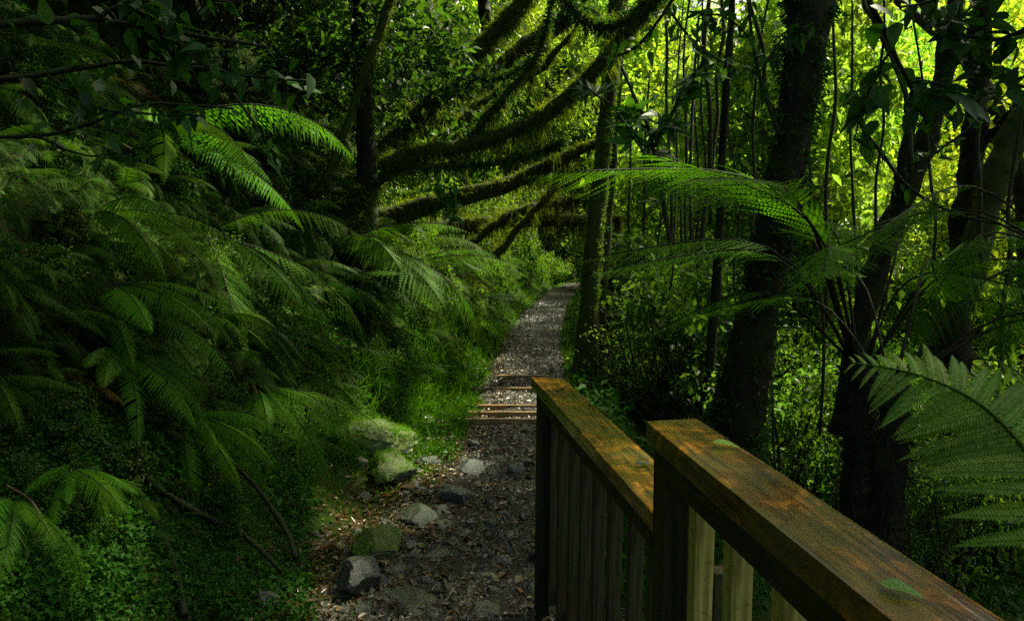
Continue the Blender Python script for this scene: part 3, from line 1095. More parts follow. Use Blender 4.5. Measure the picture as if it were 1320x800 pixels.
cover('ground_cover', [((-30, 560, 400, 810), .6), ((-30, -30, 560, 620), .45), ((400, 430, 640, 600), .2), ((330, -20, 740, 420), .3)], 90000, .033, 'cover')
cover('moss_carpet', [((380, 400, 720, 640), .6), ((560, 300, 760, 470), .4), ((300, 560, 520, 800), .1), ((690, 370, 770, 500), .1)], 70000, .034, 'moss', .18, lift=.02, col=(.9, 1.3, .7))
cover('bank_grass', [((520, 300, 745, 560), .8), ((360, 470, 600, 600), .4)], 24000, .12, 'fern', .07, lift=.03, col=(1.1, 1.15, .7))
cover('gully_undergrowth', [((735, 400, 1330, 800), .8), ((735, 330, 1330, 450), .2)], 30000, .06, 'cover', col=(.85, .9, .8), lift=.12)

# ------------------------------------------------------------------ trees
def px_line(pts):
    """[(px, py, depth, width in px)] -> points and radii"""
    P = np.array([at(a, b, Y_) for a, b, Y_, w_ in pts])
    R = np.array([w_ / 2000 * Y_ for a, b, Y_, w_ in pts])
    return P, R


def moss_on(C, r, A, B, n, length, width, hang=.6, fuzz=.5, top=False):
    """strands growing from a trunk or limb: short fuzz on the upper side, longer strands hanging under it"""
    g = rng
    s = g.uniform(0, len(C) - 1.001, n)
    i = s.astype(int)
    f = (s - i)[:, None]
    th = g.uniform(0, 2 * PI, n)
    c = C[i] * (1 - f) + C[i + 1] * f
    rr = r[i] * (1 - f[:, 0]) + r[i + 1] * f[:, 0]
    N_ = np.cos(th)[:, None] * A[i] + np.sin(th)[:, None] * B[i]
    nc = max(n // 45, 3)             # shaggy clumps
    cs, ct, cm = g.uniform(0, len(C) - 1.001, nc), g.uniform(0, 2 * PI, nc), g.uniform(.4, 2.4, nc)
    w_ = g.integers(0, nc, n)
    inc = g.uniform(size=n) < .6
    s = np.where(inc, np.clip(cs[w_] + g.normal(0, .22, n), 0, len(C) - 1.001), s)
    th = np.where(inc, ct[w_] + g.normal(0, .3, n), th)
    i = s.astype(int)
    f = (s - i)[:, None]
    c = C[i] * (1 - f) + C[i + 1] * f
    rr = r[i] * (1 - f[:, 0]) + r[i + 1] * f[:, 0]
    N_ = np.cos(th)[:, None] * A[i] + np.sin(th)[:, None] * B[i]
    patch = np.where(inc, cm[w_] * .8, .4)
    under = np.clip(-N_[:, 2], 0, 1)
    upper = np.clip(N_[:, 2], 0, 1)
    P = c + N_ * rr[:, None] * .93
    D = N_ * fuzz + rand_unit(n) * .35 - np.array([0, 0, 1]) * (hang * (.3 + under))[:, None]
    lg = (g.uniform(size=n) < .05) & (hang > .6)
    D = np.where(lg[:, None], np.array([0, 0, -1.0]) + rand_unit(n) * .12, D)
    Ln = np.where(lg, 1.6, 1.0) * length * g.uniform(.35, 1.0, n) * (.45 + .9 * under * (hang > .3) + .25 * upper) * (.5 + patch)
    return blades(P, D, Ln, width * g.uniform(.6, 1.4, n)), np.clip(g.beta(2, 2, n) + .25 * upper - .1 * under, 0, 1)  # tint carries light from above: paler on top, darker underneath


def tufts_on(C, r, A, B, n, size, mat='leaf'):
    """little leafy epiphytes sitting on a trunk"""
    s = rng.uniform(0, len(C) - 1.001, n)
    i = s.astype(int)
    th = rng.uniform(0, 2 * PI, n)
    N_ = np.cos(th)[:, None] * A[i] + np.sin(th)[:, None] * B[i]
    P = C[i] + N_ * r[i][:, None]
    k = 5
    P = np.repeat(P, k, 0) + rng.normal(0, size * .5, (n * k, 3))
    Dn = np.repeat(N_, k, 0) + rand_unit(n * k) * .9 + np.array([0, 0, -.25])
    V, T, t = leaf_quads(P, Dn, rand_unit(n * k) + np.array([0, 0, 1.]), size * rng.uniform(.6, 1.3, n * k), size * .4, rng.beta(2, 2, n * k))
    return V, T, t


GAPS = []  # spots towards which crowns are thinned to let the sun in
SUN_V = np.array(sdir[:])
for px, py, r_, pr in [(275, 290, .85, .93), (230, 240, .6, .5), (340, 370, .7, .85), (420, 420, .5, .6), (535, 370, .6, .6), (590, 450, .5, .5), (180, 710, .6, .2), (505, 605, .6, .9), (480, 555, .5, .8), (330, 560, .4, .6)]:
    GAPS.append((hit([px], [py])[0], r_, pr))
GAPS += [(np.array([1.15, 9.6, 2.0]), .6, .95), (np.array([1.0, 9.6, 3.4]), .7, .9), (at(800, 60, 8.9), .6, .8), (at(560, 130, 10), .9, .75), (at(620, 190, 9.2), .9, .9), (at(740, 110, 9.0), .7, .9), (at(960, 170, 4.8), .4, .7), (at(640, 200, 14), 1.2, .6), (at(690, 130, 9), .9, .8), (at(720, 300, 16), 1.0, .6), (at(1230, 540, 2.3), .3, .5)]


def crown_arrays(cl, cr, nleaf, leaf, squash=.75, seed=0, droop=.3, aspect=.55, org=None):
    """leaves in clumps: cl clump centres (n,3), cr clump radii"""
    g = np.random.default_rng(seed)
    n = len(cl)
    k = g.integers(0, n, nleaf)
    P = cl[k] + g.normal(0, .5, (nleaf, 3)) * cr[k][:, None] * np.array([1, 1, squash])
    ax = unit(rand_unit(nleaf, g) + np.array([0, 0, -droop]))
    nr = unit(rand_unit(nleaf, g) * .8 + np.array([0, 0, 1.0]))
    sz = leaf * g.uniform(.55, 1.35, nleaf)
    tint = np.clip(g.beta(2, 2.3, nleaf) * .7 + g.uniform(0, .4, n)[k], 0, 1)
    if org is not None:              # openings cut towards the sun so light reaches chosen spots
        keep = np.ones(nleaf, bool)
        W = P + org
        for G, r_, pr in GAPS:
            q = W - G
            along = q @ SUN_V
            dist = np.linalg.norm(q - along[:, None] * SUN_V, axis=1)
            keep &= ~((dist < r_) & (along > .5) & (g.uniform(size=nleaf) < pr))
        P, ax, nr, sz, tint = P[keep], ax[keep], nr[keep], sz[keep], tint[keep]
    return leaf_quads(P, ax, nr, sz, sz * aspect, tint)


def blob_clumps(n, R, seed):
    g = np.random.default_rng(seed)
    d = rand_unit(n, g)
    q = d * (g.uniform(.15, 1, n) ** .5)[:, None] * np.array(R)
    return q, g.uniform(.22, .42, n) * min(R)


def tree(label, trunk, limbs=(), mat='bark', group=None, moss=0, moss_len=.12, moss_w=.007, hang=.6, tuft=0, tuft_size=.05, seed=0, crown=None, name='tree', n=40, rough=.10, wob=0, moss_col=(1, 1, 1), seg=20):
    P, R = px_line(trunk)
    base = P[0].copy()
    t = thing(name, label, 'tree', tuple(base), 0, group)
    mv, mt, mti = [], [], []
    k0 = 0
    tv, tt_, tti, tk = [], [], [], 0
    lines = [('trunk', P, R)] + [('limb',) + px_line(l) for l in limbs]
    for q, (nm, P_, R_) in enumerate(lines):
        mb = MB()
        C, r, A, B = add_tube(mb, P_ - base, R_, n, seg, rough, seed + q * 1.3, wob)
        link(nm, mb.mesh(nm, M[mat], True), t)
        if moss:
            ln = np.linalg.norm(np.diff(C, axis=0), axis=1).sum() * r.mean()
            ln0 = np.linalg.norm(np.diff(P, axis=0), axis=1).sum()
            m = int(moss * min(1, np.linalg.norm(np.diff(P_, axis=0), axis=1).sum() / ln0 * (1 if q == 0 else .85) * (R_.mean() / R.mean()) ** .7))
            (V, T), ti = moss_on(C, r, A, B, m, moss_len, moss_w, hang)
            mv.append(V); mt.append(T + k0); mti.append(ti); k0 += len(V)
        if tuft:
            V, T, ti = tufts_on(C, r, A, B, int(tuft * (1 if q == 0 else .6)), tuft_size)
            tv.append(V); tt_.append(T + tk); tti.append(ti); tk += len(V)
    if moss:
        link('hanging_moss', mesh('hanging_moss', np.concatenate(mv), np.concatenate(mt), M['moss'], np.concatenate(mti)), t, kind='stuff', color=moss_col)
    if tuft:
        link('epiphyte_leaves', mesh('epiphyte_leaves', np.concatenate(tv), np.concatenate(tt_), M['leaf'], np.concatenate(tti)), t, kind='stuff')
    if crown:
        (cx, cy, cz), Rr, nl, lf, col = crown
        cl, cr = blob_clumps(26, Rr, int(seed * 7) + 3)
        V, T, ti = crown_arrays(cl + np.array([cx, cy, cz]) - base, cr, nl, lf, seed=int(seed * 5) + 1, org=base)
        link('crown', mesh('crown', V, T, M['canopy'], ti), t, color=col)
    return t


# the slim mossy tree standing at the right edge of the path
tree('slim mossy tree at the right edge of the path with a bright lit rim',
     [(750, 516, 9.5, 56), (754, 492, 9.5, 36), (759, 400, 9.5, 25), (767, 300, 9.6, 22), (776, 210, 9.7, 20), (784, 130, 9.8, 19), (795, 20, 10, 24), (806, -90, 10.2, 22), (815, -200, 10.4, 18)],
     [[(790, 60, 9.9, 8), (770, 20, 9.7, 7), (740, 5, 9.5, 5)]],
     moss=20000, moss_len=.06, moss_w=.010, hang=.25, tuft=120, tuft_size=.05, seed=1.0, crown=((2.6, 11.4, 7.6), (2.4, 2.2, 1.0), 5200, .15, (.8, .95, .7)), moss_col=(1.3, 1.6, .8))
tree('thin dark companion stem just right of the slim path tree',
     [(772, 470, 9.9, 15), (776, 380, 9.9, 13), (783, 290, 10, 12), (790, 200, 10, 11), (797, 90, 10, 10), (800, -60, 10.2, 8)], moss=1800, moss_len=.09, hang=.5, seed=2.0)
# the big trunk on the right
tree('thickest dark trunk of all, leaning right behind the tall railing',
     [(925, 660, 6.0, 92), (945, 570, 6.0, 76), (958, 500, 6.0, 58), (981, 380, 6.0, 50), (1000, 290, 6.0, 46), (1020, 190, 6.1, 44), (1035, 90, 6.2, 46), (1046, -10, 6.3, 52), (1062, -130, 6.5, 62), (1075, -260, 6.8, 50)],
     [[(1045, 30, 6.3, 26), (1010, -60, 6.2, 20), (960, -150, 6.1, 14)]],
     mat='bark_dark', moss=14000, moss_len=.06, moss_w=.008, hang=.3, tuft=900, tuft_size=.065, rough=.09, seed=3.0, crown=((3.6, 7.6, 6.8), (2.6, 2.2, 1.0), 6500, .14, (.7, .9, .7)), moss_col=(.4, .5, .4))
# the arching mossy tree whose two trunks lean over the path
tree('arching mossy tree leaning over the path with two shaggy trunks from one base',
     [(395, 300, 9.6, 50), (440, 250, 9.7, 44), (482, 212, 9.8, 28), (520, 170, 9.9, 21), (568, 118, 10, 19), (615, 66, 10.1, 19), (668, 8, 10.2, 17), (720, -70, 10.4, 28), (770, -150, 10.6, 22)],
     [[(410, 285, 9.55, 40), (455, 242, 9.4, 36), (520, 206, 9.3, 22), (598, 188, 9.2, 18), (672, 163, 9.1, 17), (735, 122, 9.0, 17), (795, 58, 8.9, 15), (850, -14, 8.8, 14), (900, -90, 8.7, 20)],
      [(600, 187, 9.2, 8), (640, 135, 9.2, 7), (690, 75, 9.2, 6), (712, 5, 9.2, 5), (730, -60, 9.2, 4)],
      [(568, 118, 10, 8), (600, 105, 9.9, 6), (650, 98, 9.8, 5), (700, 70, 9.8, 3)],
      [(482, 214, 9.3, 9), (560, 214, 9.1, 7), (630, 212, 9.0, 6), (690, 198, 8.9, 4), (730, 180, 8.9, 3)],
      [(845, -4, 8.8, 12), (800, 30, 8.7, 9), (765, 32, 8.7, 9), (742, 15, 8.7, 9), (722, -12, 8.7, 8)]],
     moss=15000, moss_len=.17, moss_w=.008, hang=1.0, tuft=520, tuft_size=.055, seed=4.0, rough=.12, wob=.004, n=56,
     crown=((1.2, 10.4, 8.2), (2.3, 2.2, .9), 7000, .15, (.8, .9, .7)), moss_col=(1.35, 1.35, .9))
tree('crooked mossy tree behind the arching trunks with a broken knobby top',
     [(480, 240, 12.5, 22), (540, 205, 12.4, 20), (592, 172, 12.3, 18), (622, 130, 12.2, 19), (640, 92, 12.1, 18), (665, 68, 12, 16), (695, 48, 12, 22), (722, 28, 12, 20), (748, 2, 12, 17), (770, -40, 12, 14)],
     moss=5000, moss_len=.14, moss_w=.010, hang=.9, tuft=100, tuft_size=.07, seed=5.0, rough=.16)
tree('low mossy branch reaching right to the slim path tree, bright moss on top',
     [(470, 290, 10.9, 30), (520, 274, 10.7, 26), (560, 262, 10.6, 22), (640, 243, 10.4, 20), (690, 222, 10.2, 18), (735, 199, 10.0, 15), (772, 183, 9.9, 10)],
     moss=3500, moss_len=.16, moss_w=.009, hang=.9, seed=6.0, name='leaning_tree', moss_col=(1.3, 1.3, .7))
tree('nearly level fallen mossy trunk low over the far path',
     [(500, 300, 13, 24), (585, 292, 13, 20), (640, 287, 13, 17), (700, 284, 13, 15), (770, 283, 13, 12), (800, 280, 13, 8)],
     [[(640, 285, 13, 10), (690, 262, 13, 9), (735, 255, 13, 6)]],
     moss=4000, moss_len=.25, moss_w=.012, hang=.9, seed=7.0, name='fallen_tree')
tree('thin mossy limb between the two shaggy arching trunks', [(545, 195, 10.4, 9), (590, 160, 10.4, 9), (640, 120, 10.4, 8), (690, 95, 10.4, 7), (740, 40, 10.4, 6)], moss=3500, moss_len=.16, moss_w=.008, hang=1.0, seed=17.0, name='leaning_tree', wob=.012)
tree('thin crooked mossy stick crossing under the low mossy branch', [(640, 330, 11, 9), (680, 280, 11, 8), (705, 255, 11, 8), (722, 225, 11, 6), (735, 190, 11, 4)], moss=2500, moss_len=.14, moss_w=.008, hang=.9, seed=18.0, name='leaning_tree', wob=.012)
tree('slender mossy limb sloping from the dark bank up to the slim tree', [(600, 320, 12, 10), (660, 275, 12, 9), (720, 262, 12, 8), (778, 250, 12, 6)], moss=3000, moss_len=.2, moss_w=.009, hang=1.0, seed=19.0, name='leaning_tree', wob=.012)
# dark trunks of the upper left
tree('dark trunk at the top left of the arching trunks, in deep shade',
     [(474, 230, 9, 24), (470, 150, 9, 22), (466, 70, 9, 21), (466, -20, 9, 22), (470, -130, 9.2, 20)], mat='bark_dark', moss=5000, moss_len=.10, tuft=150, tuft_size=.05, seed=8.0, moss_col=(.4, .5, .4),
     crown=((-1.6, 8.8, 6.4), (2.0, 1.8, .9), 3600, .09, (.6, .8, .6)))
tree('wavy dark hanging trunk crossing the top edge between the arching trunk and shade',
     [(568, 120, 11, 20), (562, 80, 11, 20), (561, 45, 11, 19), (550, 12, 11, 19), (540, -30, 11, 18), (530, -100, 11, 15)], mat='bark_dark', moss=1500, moss_len=.10, seed=9.0)
tree('short dark stem showing at the top edge above the thick arching trunk',
     [(632, 70, 12.5, 14), (627, 30, 12.5, 15), (622, -10, 12.5, 16), (620, -80, 12.5, 15)], mat='bark_dark', moss=700, moss_len=.12, seed=10.0)
tree('thin mossy stem bowed across the dark upper left trunk',
     [(418, 235, 8.4, 8), (440, 180, 8.4, 9), (472, 90, 8.4, 10), (500, 10, 8.4, 11), (520, -60, 8.4, 10)], moss=2500, moss_len=.12, moss_w=.006, hang=.7, seed=11.0, n=30)
# right hand trunks
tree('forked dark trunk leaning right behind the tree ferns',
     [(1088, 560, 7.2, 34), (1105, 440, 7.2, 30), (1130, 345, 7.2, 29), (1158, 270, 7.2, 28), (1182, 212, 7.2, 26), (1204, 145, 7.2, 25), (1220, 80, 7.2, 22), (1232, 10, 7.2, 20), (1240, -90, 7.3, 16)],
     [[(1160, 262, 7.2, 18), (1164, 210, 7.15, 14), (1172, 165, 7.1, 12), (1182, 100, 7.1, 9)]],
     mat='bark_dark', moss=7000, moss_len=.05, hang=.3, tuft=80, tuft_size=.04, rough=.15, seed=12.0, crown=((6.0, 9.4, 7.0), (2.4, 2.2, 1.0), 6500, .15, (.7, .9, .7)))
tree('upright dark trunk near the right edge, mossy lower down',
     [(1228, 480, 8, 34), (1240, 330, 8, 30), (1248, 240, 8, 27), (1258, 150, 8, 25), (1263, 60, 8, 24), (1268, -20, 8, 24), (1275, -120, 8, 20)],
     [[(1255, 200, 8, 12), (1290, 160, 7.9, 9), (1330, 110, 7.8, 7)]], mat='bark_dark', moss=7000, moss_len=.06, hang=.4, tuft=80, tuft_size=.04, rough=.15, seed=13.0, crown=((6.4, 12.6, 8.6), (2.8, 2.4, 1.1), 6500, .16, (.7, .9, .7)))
tree('mossy leaning bole cut by the right edge of the photo',
     [(1240, 400, 7.5, 30), (1275, 260, 7.5, 34), (1300, 190, 7.5, 36), (1340, 130, 7.5, 38), (1400, 40, 7.5, 36)], moss=2500, moss_len=.07, hang=.5, seed=14.0)
tree('straight slim dark stem between the slim path tree and the thickest trunk',
     [(906, 560, 8.2, 14), (915, 470, 8.2, 13), (922, 380, 8.2, 12), (928, 280, 8.2, 11), (932, 180, 8.2, 10), (940, 60, 8.2, 9), (946, -60, 8.2, 8)], mat='bark_dark', seed=15.0, wob=.004)
tree('hollow black stump behind the slim path tree',
     [(790, 440, 13, 44), (792, 400, 13, 36), (795, 365, 13, 30), (800, 345, 13, 22)], mat='bark_dark', seed=16.0, n=14, name='tree_stump', rough=.2, moss=500)

SAP = [(893, 140, 893, 525, 6, 9.5), (882, 60, 889, 500, 5, 10.5), (915, -10, 905, 300, 8, 11), (963, -10, 1003, 165, 7, 7.2), (901, 250, 912, 520, 5, 11), (868, 330, 850, 510, 4, 9), (843, 350, 838, 480, 4, 10),
       (1112, -10, 1170, 130, 8, 4.6), (1190, 110, 1205, 330, 5, 5.2), (1280, -10, 1262, 260, 7, 5.4), (978, 60, 968, 300, 5, 9), (872, 120, 880, 420, 4, 12), (951, 240, 945, 470, 4, 8.6), (858, -10, 866, 260, 5, 13),
       (1075, 60, 1068, 330, 6, 10), (1098, 120, 1104, 400, 5, 11), (930, -10, 918, 200, 6, 12), (830, 210, 834, 420, 5, 14), (812, 230, 808, 400, 5, 15), (1045, 220, 1062, 470, 5, 8), (1300, 260, 1285, 520, 8, 6.5), (985, 300, 996, 520, 4, 7), (1140, 30, 1128, 300, 5, 9), (905, 60, 898, 380, 4, 13)]
for k, (x0, y0, x1, y1, w_, Y_) in enumerate(SAP):
    mid = [(x0 + (x1 - x0) * f + rng.normal(0, 4), y0 + (y1 - y0) * f, Y_, w_ * .75) for f in (.25, .5, .75)]
    g0 = at(x1, y1, Y_)
    low = [(x1 + rng.normal(0, 4), y1 + 90, Y_, w_ * .95)]
    tree('thin bare sapling stem among many in the lit thicket', (low + [(x1, y1, Y_, w_ * .85)] + mid[::-1] + [(x0, y0, Y_, w_ * .65), (x0 + rng.normal(0, 12), y0 - 120, Y_, w_ * .5)]),
         mat='bark_thin', seed=20 + k, group='thin sapling stems right of the path', name='sapling', n=22, seg=7, wob=.006, rough=.05)

# ------------------------------------------------------------------ out-of-view trees added so their crowns shade bank, path and gully
for k, (bx, by, x, y, z, R_, nl) in enumerate([(-6.5, 3.0, -4.8, 5.0, 7.4, (3.0, 3.0, 1.0), 9500), (-8.5, 8.0, -4.4, 9.5, 8.4, (3.0, 3.0, 1.1), 8500), (-4.2, 1.6, -1.6, 5.4, 7.0, (2.4, 2.6, .9), 8500),
                                               (-7.0, .2, -7, .5, 7.5, (3, 3, 1.1), 4500), (-3.2, .4, -2.4, 1.8, 6.4, (2.2, 2.2, .9), 4500), (3.6, 1.8, 3.8, 3.6, 6.0, (2.0, 2.4, .9), 4600), (5.8, 3.4, 6.2, 5.6, 6.6, (2.4, 2.2, 1), 5000),
                                               (-6.5, 7.5, -1.0, 9.2, 8.4, (2.6, 2.2, 1.0), 5500), (-7.5, 5.5, -2.6, 7.2, 8.4, (2.4, 2.4, .9), 5500), (-10.5, 7, -6, 9, 10.0, (3, 3, 1.2), 6000), (8.5, 10.5, 8.6, 10, 7.4, (2.6, 2.2, 1.0), 6500), (7.5, 6.5, 6.6, 8, 7.2, (2.2, 2.2, .9), 5500), (7.4, 7.2, 4.4, 9.2, 7.9, (2.4, 2.4, .8), 7500), (4.4, 4.2, 1.4, 6.4, 7.8, (1.8, 1.8, .8), 6000), (9.5, 14, 5.6, 15.8, 8.8, (2.4, 2.4, .8), 6000), (13, 19, 6.4, 20.5, 10.0, (2.6, 2.4, .9), 6000), (-9, 10.5, -4.6, 12.2, 10.8, (2.6, 2.6, 1.1), 6500), (12, 13, 11, 12.6, 9.0, (2.6, 2.4, 1.0), 5500)]):
    gz = float(h(bx, by))
    t = thing('added_shade_tree', 'added tall shade tree with a wide leafy crown overhead, out of view', 'tree', (bx, by, gz), 0, 'added shade trees over the path')
    mb = MB()
    add_tube(mb, [(0, 0, -.3), ((x - bx) * .15, (y - by) * .15, (z - gz) * .5), (x - bx, y - by, z - gz + .3)], [.20, .15, .06], 20, 9, .1, k)
    link('trunk', mb.mesh('trunk', M['bark_dark'], True), t)
    cl, cr = blob_clumps(40, R_, 50 + k)
    V, T, ti = crown_arrays(cl + np.array([x - bx, y - by, z - gz]), cr, nl, .19, seed=60 + k, org=np.array([bx, by, gz]))
    link('crown', mesh('crown', V, T, M['canopy'], ti), t, color=(.6, .75, .6))

def jit(c, a=.2):
    f = rng.uniform(1 - a, 1 + a)
    return (c[0] * f * rng.uniform(.85, 1.2), c[1] * f, c[2] * f * rng.uniform(.7, 1.2))


# ------------------------------------------------------------------ shrubs and trees of the thicket beyond
SHR = []
for k in range(6):
    cl, cr = blob_clumps(22, (.62, .62, .75), 80 + k)
    cl[:, 2] += .85
    V, T, ti = crown_arrays(cl, cr, 1500, (.055, .075, .10, .06, .085, .12)[k], seed=90 + k, droop=.5, aspect=(.5, .42, .6, .35, .5, .45)[k])
    SHR.append(mesh('foliage', V, T, M['canopy'], ti))
stm = MB()
for k in range(6):
    a = k * 1.05
    add_tube(stm, [(0, 0, -.25), (.12 * math.cos(a), .12 * math.sin(a), .4), (.38 * math.cos(a), .38 * math.sin(a), 1.15)], [.02, .014, .005], 10, 5, .05, k)
STM = stm.mesh('stems', M['bark_thin'], True)
CRN = []
for k in range(6):
    cl, cr = blob_clumps(60, (1.5, 1.5, 2.2), 120 + k)
    V, T, ti = crown_arrays(cl, cr * .8, 5200, (.13, .16, .11, .15, .18, .12)[k], seed=130 + k, droop=.4, aspect=(.5, .45, .6, .5, .4, .55)[k])
    CRN.append(mesh('crown', V, T, M['canopy'], ti))
TRK = []
for k in range(3):
    mb = MB()
    add_tube(mb, [(0, 0, -.5), (.06, .03, 1), (-.05 + .1 * k, .05, 2.4), (.05, 0, 4.2)], [.10, .085, .07, .02], 16, 7, .1, k)
    for q in range(7):
        a = q * 2.4 + k
        z0 = 1.2 + q * .35
        add_tube(mb, [(0, 0, z0), (.5 * math.cos(a), .5 * math.sin(a), z0 + .35), (1.1 * math.cos(a), 1.1 * math.sin(a), z0 + .6)], [.035, .025, .008], 8, 5, .08, q)
    TRK.append(mb.mesh('trunk', M['bark_thin'], True))


def shrub(x, y, s, col, label, group, z=None):
    t = thing('shrub', label, 'shrub', (x, y, float(h(x, y)) if z is None else z), rng.uniform(0, 6.28), group)
    link('foliage', SHR[rng.integers(6)], t, scale=(s, s, s * rng.uniform(.9, 1.3)), color=col)
    link('stems', STM, t, scale=s)


def far_tree(x, y, s, col, label, group):
    t = thing('forest_tree', label, 'tree', (x, y, float(h(x, y))), rng.uniform(0, 6.28), group)
    hh = rng.uniform(.85, 1.25)
    link('trunk', TRK[rng.integers(3)], t, scale=(s, s, s * hh))
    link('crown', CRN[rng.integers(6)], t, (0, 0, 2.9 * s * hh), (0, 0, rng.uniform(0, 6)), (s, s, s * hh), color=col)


def jit(c, a=.2):
    f = rng.uniform(1 - a, 1 + a)
    return (c[0] * f * rng.uniform(.85, 1.2), c[1] * f, c[2] * f * rng.uniform(.7, 1.2))


n = 0
while n < 95:            # understorey right of the path
    y = rng.uniform(7.5, 22)
    px = rng.uniform(775, 1380)
    x = (px - 660) / 1000 * y
    if x < xc(y) + 1.25:
        continue
    shrub(x, y, rng.uniform(.7, 1.5), jit((.9, 1.02, .8), .45), 'loose leafy thicket shrub right of the path, ' + ('behind the slim path tree' if px < 900 else 'behind the thickest trunk' if px < 1080 else 'at the right behind the tree ferns'), 'shrubs right of the path')
    n += 1
n = 0
while n < 100:            # lit trees further back, their sunny glow raised in the leaf colour
    y = rng.uniform(15, 46)
    px = rng.uniform(560, 1420)
    x = (px - 660) / 1000 * y
    if abs(x - xc(y)) < 2.6 and y < 30:
        continue
    if y > 30 and 880 < px < 1000:
        continue
    if x < xc(y) and y < 19:
        continue
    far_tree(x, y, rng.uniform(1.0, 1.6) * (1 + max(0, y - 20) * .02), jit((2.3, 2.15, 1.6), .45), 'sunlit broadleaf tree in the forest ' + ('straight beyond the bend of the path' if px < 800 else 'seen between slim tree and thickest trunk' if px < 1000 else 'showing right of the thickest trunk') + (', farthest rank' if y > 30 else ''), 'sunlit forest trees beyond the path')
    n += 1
n = 0
while n < 44:            # bushes closing the view where the path bends away
    y = rng.uniform(21, 36)
    px = rng.uniform(610, 830)
    x = (px - 660) / 1000 * y
    if abs(x - xc(y)) < 1.15:
        continue
    shrub(x, y, rng.uniform(1.0, 1.9), jit((.95, 1, .7)), 'bush where the path bends out of sight', 'bushes at the bend of the path')
    n += 1
for k in range(26):      # shaded trees up the left bank, the shade deepened in their leaf colour
    y = rng.uniform(9.5, 20)
    x = xt(y) - rng.uniform(1.2, 7)
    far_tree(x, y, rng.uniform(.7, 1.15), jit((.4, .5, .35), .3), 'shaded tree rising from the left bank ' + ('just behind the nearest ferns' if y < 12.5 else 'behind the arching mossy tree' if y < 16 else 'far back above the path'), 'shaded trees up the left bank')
for k in range(46):      # bushes hanging over the far left bank
    y = rng.uniform(10, 25)
    x = xt(y) - rng.uniform(.8, 2.6)
    shrub(x, y, rng.uniform(.5, .95), jit((.85, .95, .7)), 'small leaved bush overhanging the far left bank', 'bushes on the far left bank')

n = 0
while n < 50:
    y = rng.uniform(22.5, 33)
    px = rng.uniform(660, 775)
    x = (px - 660) / 1000 * y
    if abs(x - xc(y)) < .85:
        continue
    sc = rng.uniform(.6, 1.15)
    shrub(x, y, sc, jit((.9, 1.0, .65)), 'bush where the path bends out of sight', 'bushes at the bend of the path', z=float(h(x, y)) - .45 * sc)
    n += 1
for k in range(70):
    y = rng.uniform(9, 24)
    x = xt(y) - rng.uniform(.25, 1.5)
    shrub(x, y, rng.uniform(.2, .48), jit((.85, 1.0, .6)), 'low leafy tuft of growth on the far left bank beside the path', 'low growth on the far left bank')
n = 0
while n < 60:
    px, py = rng.uniform(-20, 560), rng.uniform(20, 700)
    p = hit([px], [py], n=300)[0]
    if not np.isfinite(p[0]) or p[1] < 2.2 or xt(p[1]) - p[0] < .35:
        continue
    sc = float(np.clip(.045 * p[1], .14, .42)) * rng.uniform(.8, 1.3)
    shrub(p[0], p[1], sc, jit((.45, .62, .42), .4), 'small broad leaved plant among the ferns ' + ('low on the left bank near the camera' if py > 480 and p[1] < 5 else 'at the foot of the left bank' if py > 400 else 'high on the left bank' if py < 200 else 'halfway up the left bank'), 'broad leaved plants among the bank ferns', z=p[2] - .3 * sc)
    n += 1
# ------------------------------------------------------------------ tree ferns on the right
def tree_fern(label, p, specs, trunk_to, size, col=(1, 1, 1), kinds=FR_TREE):
    """specs: (azimuth, elevation, length) of each frond"""
    t = thing('tree_fern', label, 'tree fern', tuple(p))
    mb = MB()
    add_tube(mb, [(trunk_to[0] - p[0], trunk_to[1] - p[1], trunk_to[2] - p[2]), (0, 0, -.5), (0, 0, .02)], [.10, .07, .065], 20, 12, .18, 3)
    link('trunk', mb.mesh('trunk', M['bark_dark'], True), t)
    k_ = rng.uniform(0, 1, 900)
    th = rng.uniform(0, 6.28, 900)
    P = np.stack([.07 * np.cos(th), .07 * np.sin(th), -k_ * 1.0], -1)
    V, T = blades(P, np.stack([np.cos(th) * .5, np.sin(th) * .5, rng.uniform(-1, .2, 900)], -1), .10, .008)
    link('root_fibres', mesh('root_fibres', V, T, M['stipe']), t, kind='stuff')
    for az, el, L_ in specs:
        f = rng.uniform(.85, 1.15)
        link('frond', kinds[rng.integers(len(kinds))], t, (.05 * math.cos(az), .05 * math.sin(az), 0), (rng.normal(0, .32), -el, az), L_ * size, color=(col[0] * f, col[1] * f, col[2] * f))
    return t


pF = at(1112, 470, 4.6)
tree_fern('tree fern behind the near frond, tall dark stipes and flat spreading fronds', pF,
          [(2.9, 1.25, 2.7), (3.35, 1.2, 2.5), (2.45, 1.28, 2.4), (3.1, 1.05, 2.1), (3.6, 1.25, 2.2), (1.6, 1.15, 1.9), (.7, 1.1, 1.9), (0.1, 1.05, 2.0), (-.6, 1.1, 1.7), (-1.5, 1.15, 1.5), (-2.5, 1.1, 1.9), (-3.0, 1.0, 2.0), (2.7, .8, 1.6)],
          (pF[0], pF[1] + .1, float(h(pF[0], pF[1])) - .2), 1.0, (1.8, 1.9, 1.7))
pG = at(1150, 490, 3.7)
tree_fern('tree fern at the right with one long dark stipe rising to the right edge', pG,
          [(.30, .82, 2.0), (.05, .55, 1.7), (-.4, .75, 1.5), (.8, .95, 1.8), (1.5, 1.0, 1.5), (2.4, .95, 1.2), (-1.0, .5, 1.1), (.55, .65, 1.7)],
          (pG[0] - .05, pG[1] + .1, float(h(pG[0], pG[1])) - .2), 1.0, (1.6, 1.75, 1.5))
pH = at(1385, 330, 4.2)
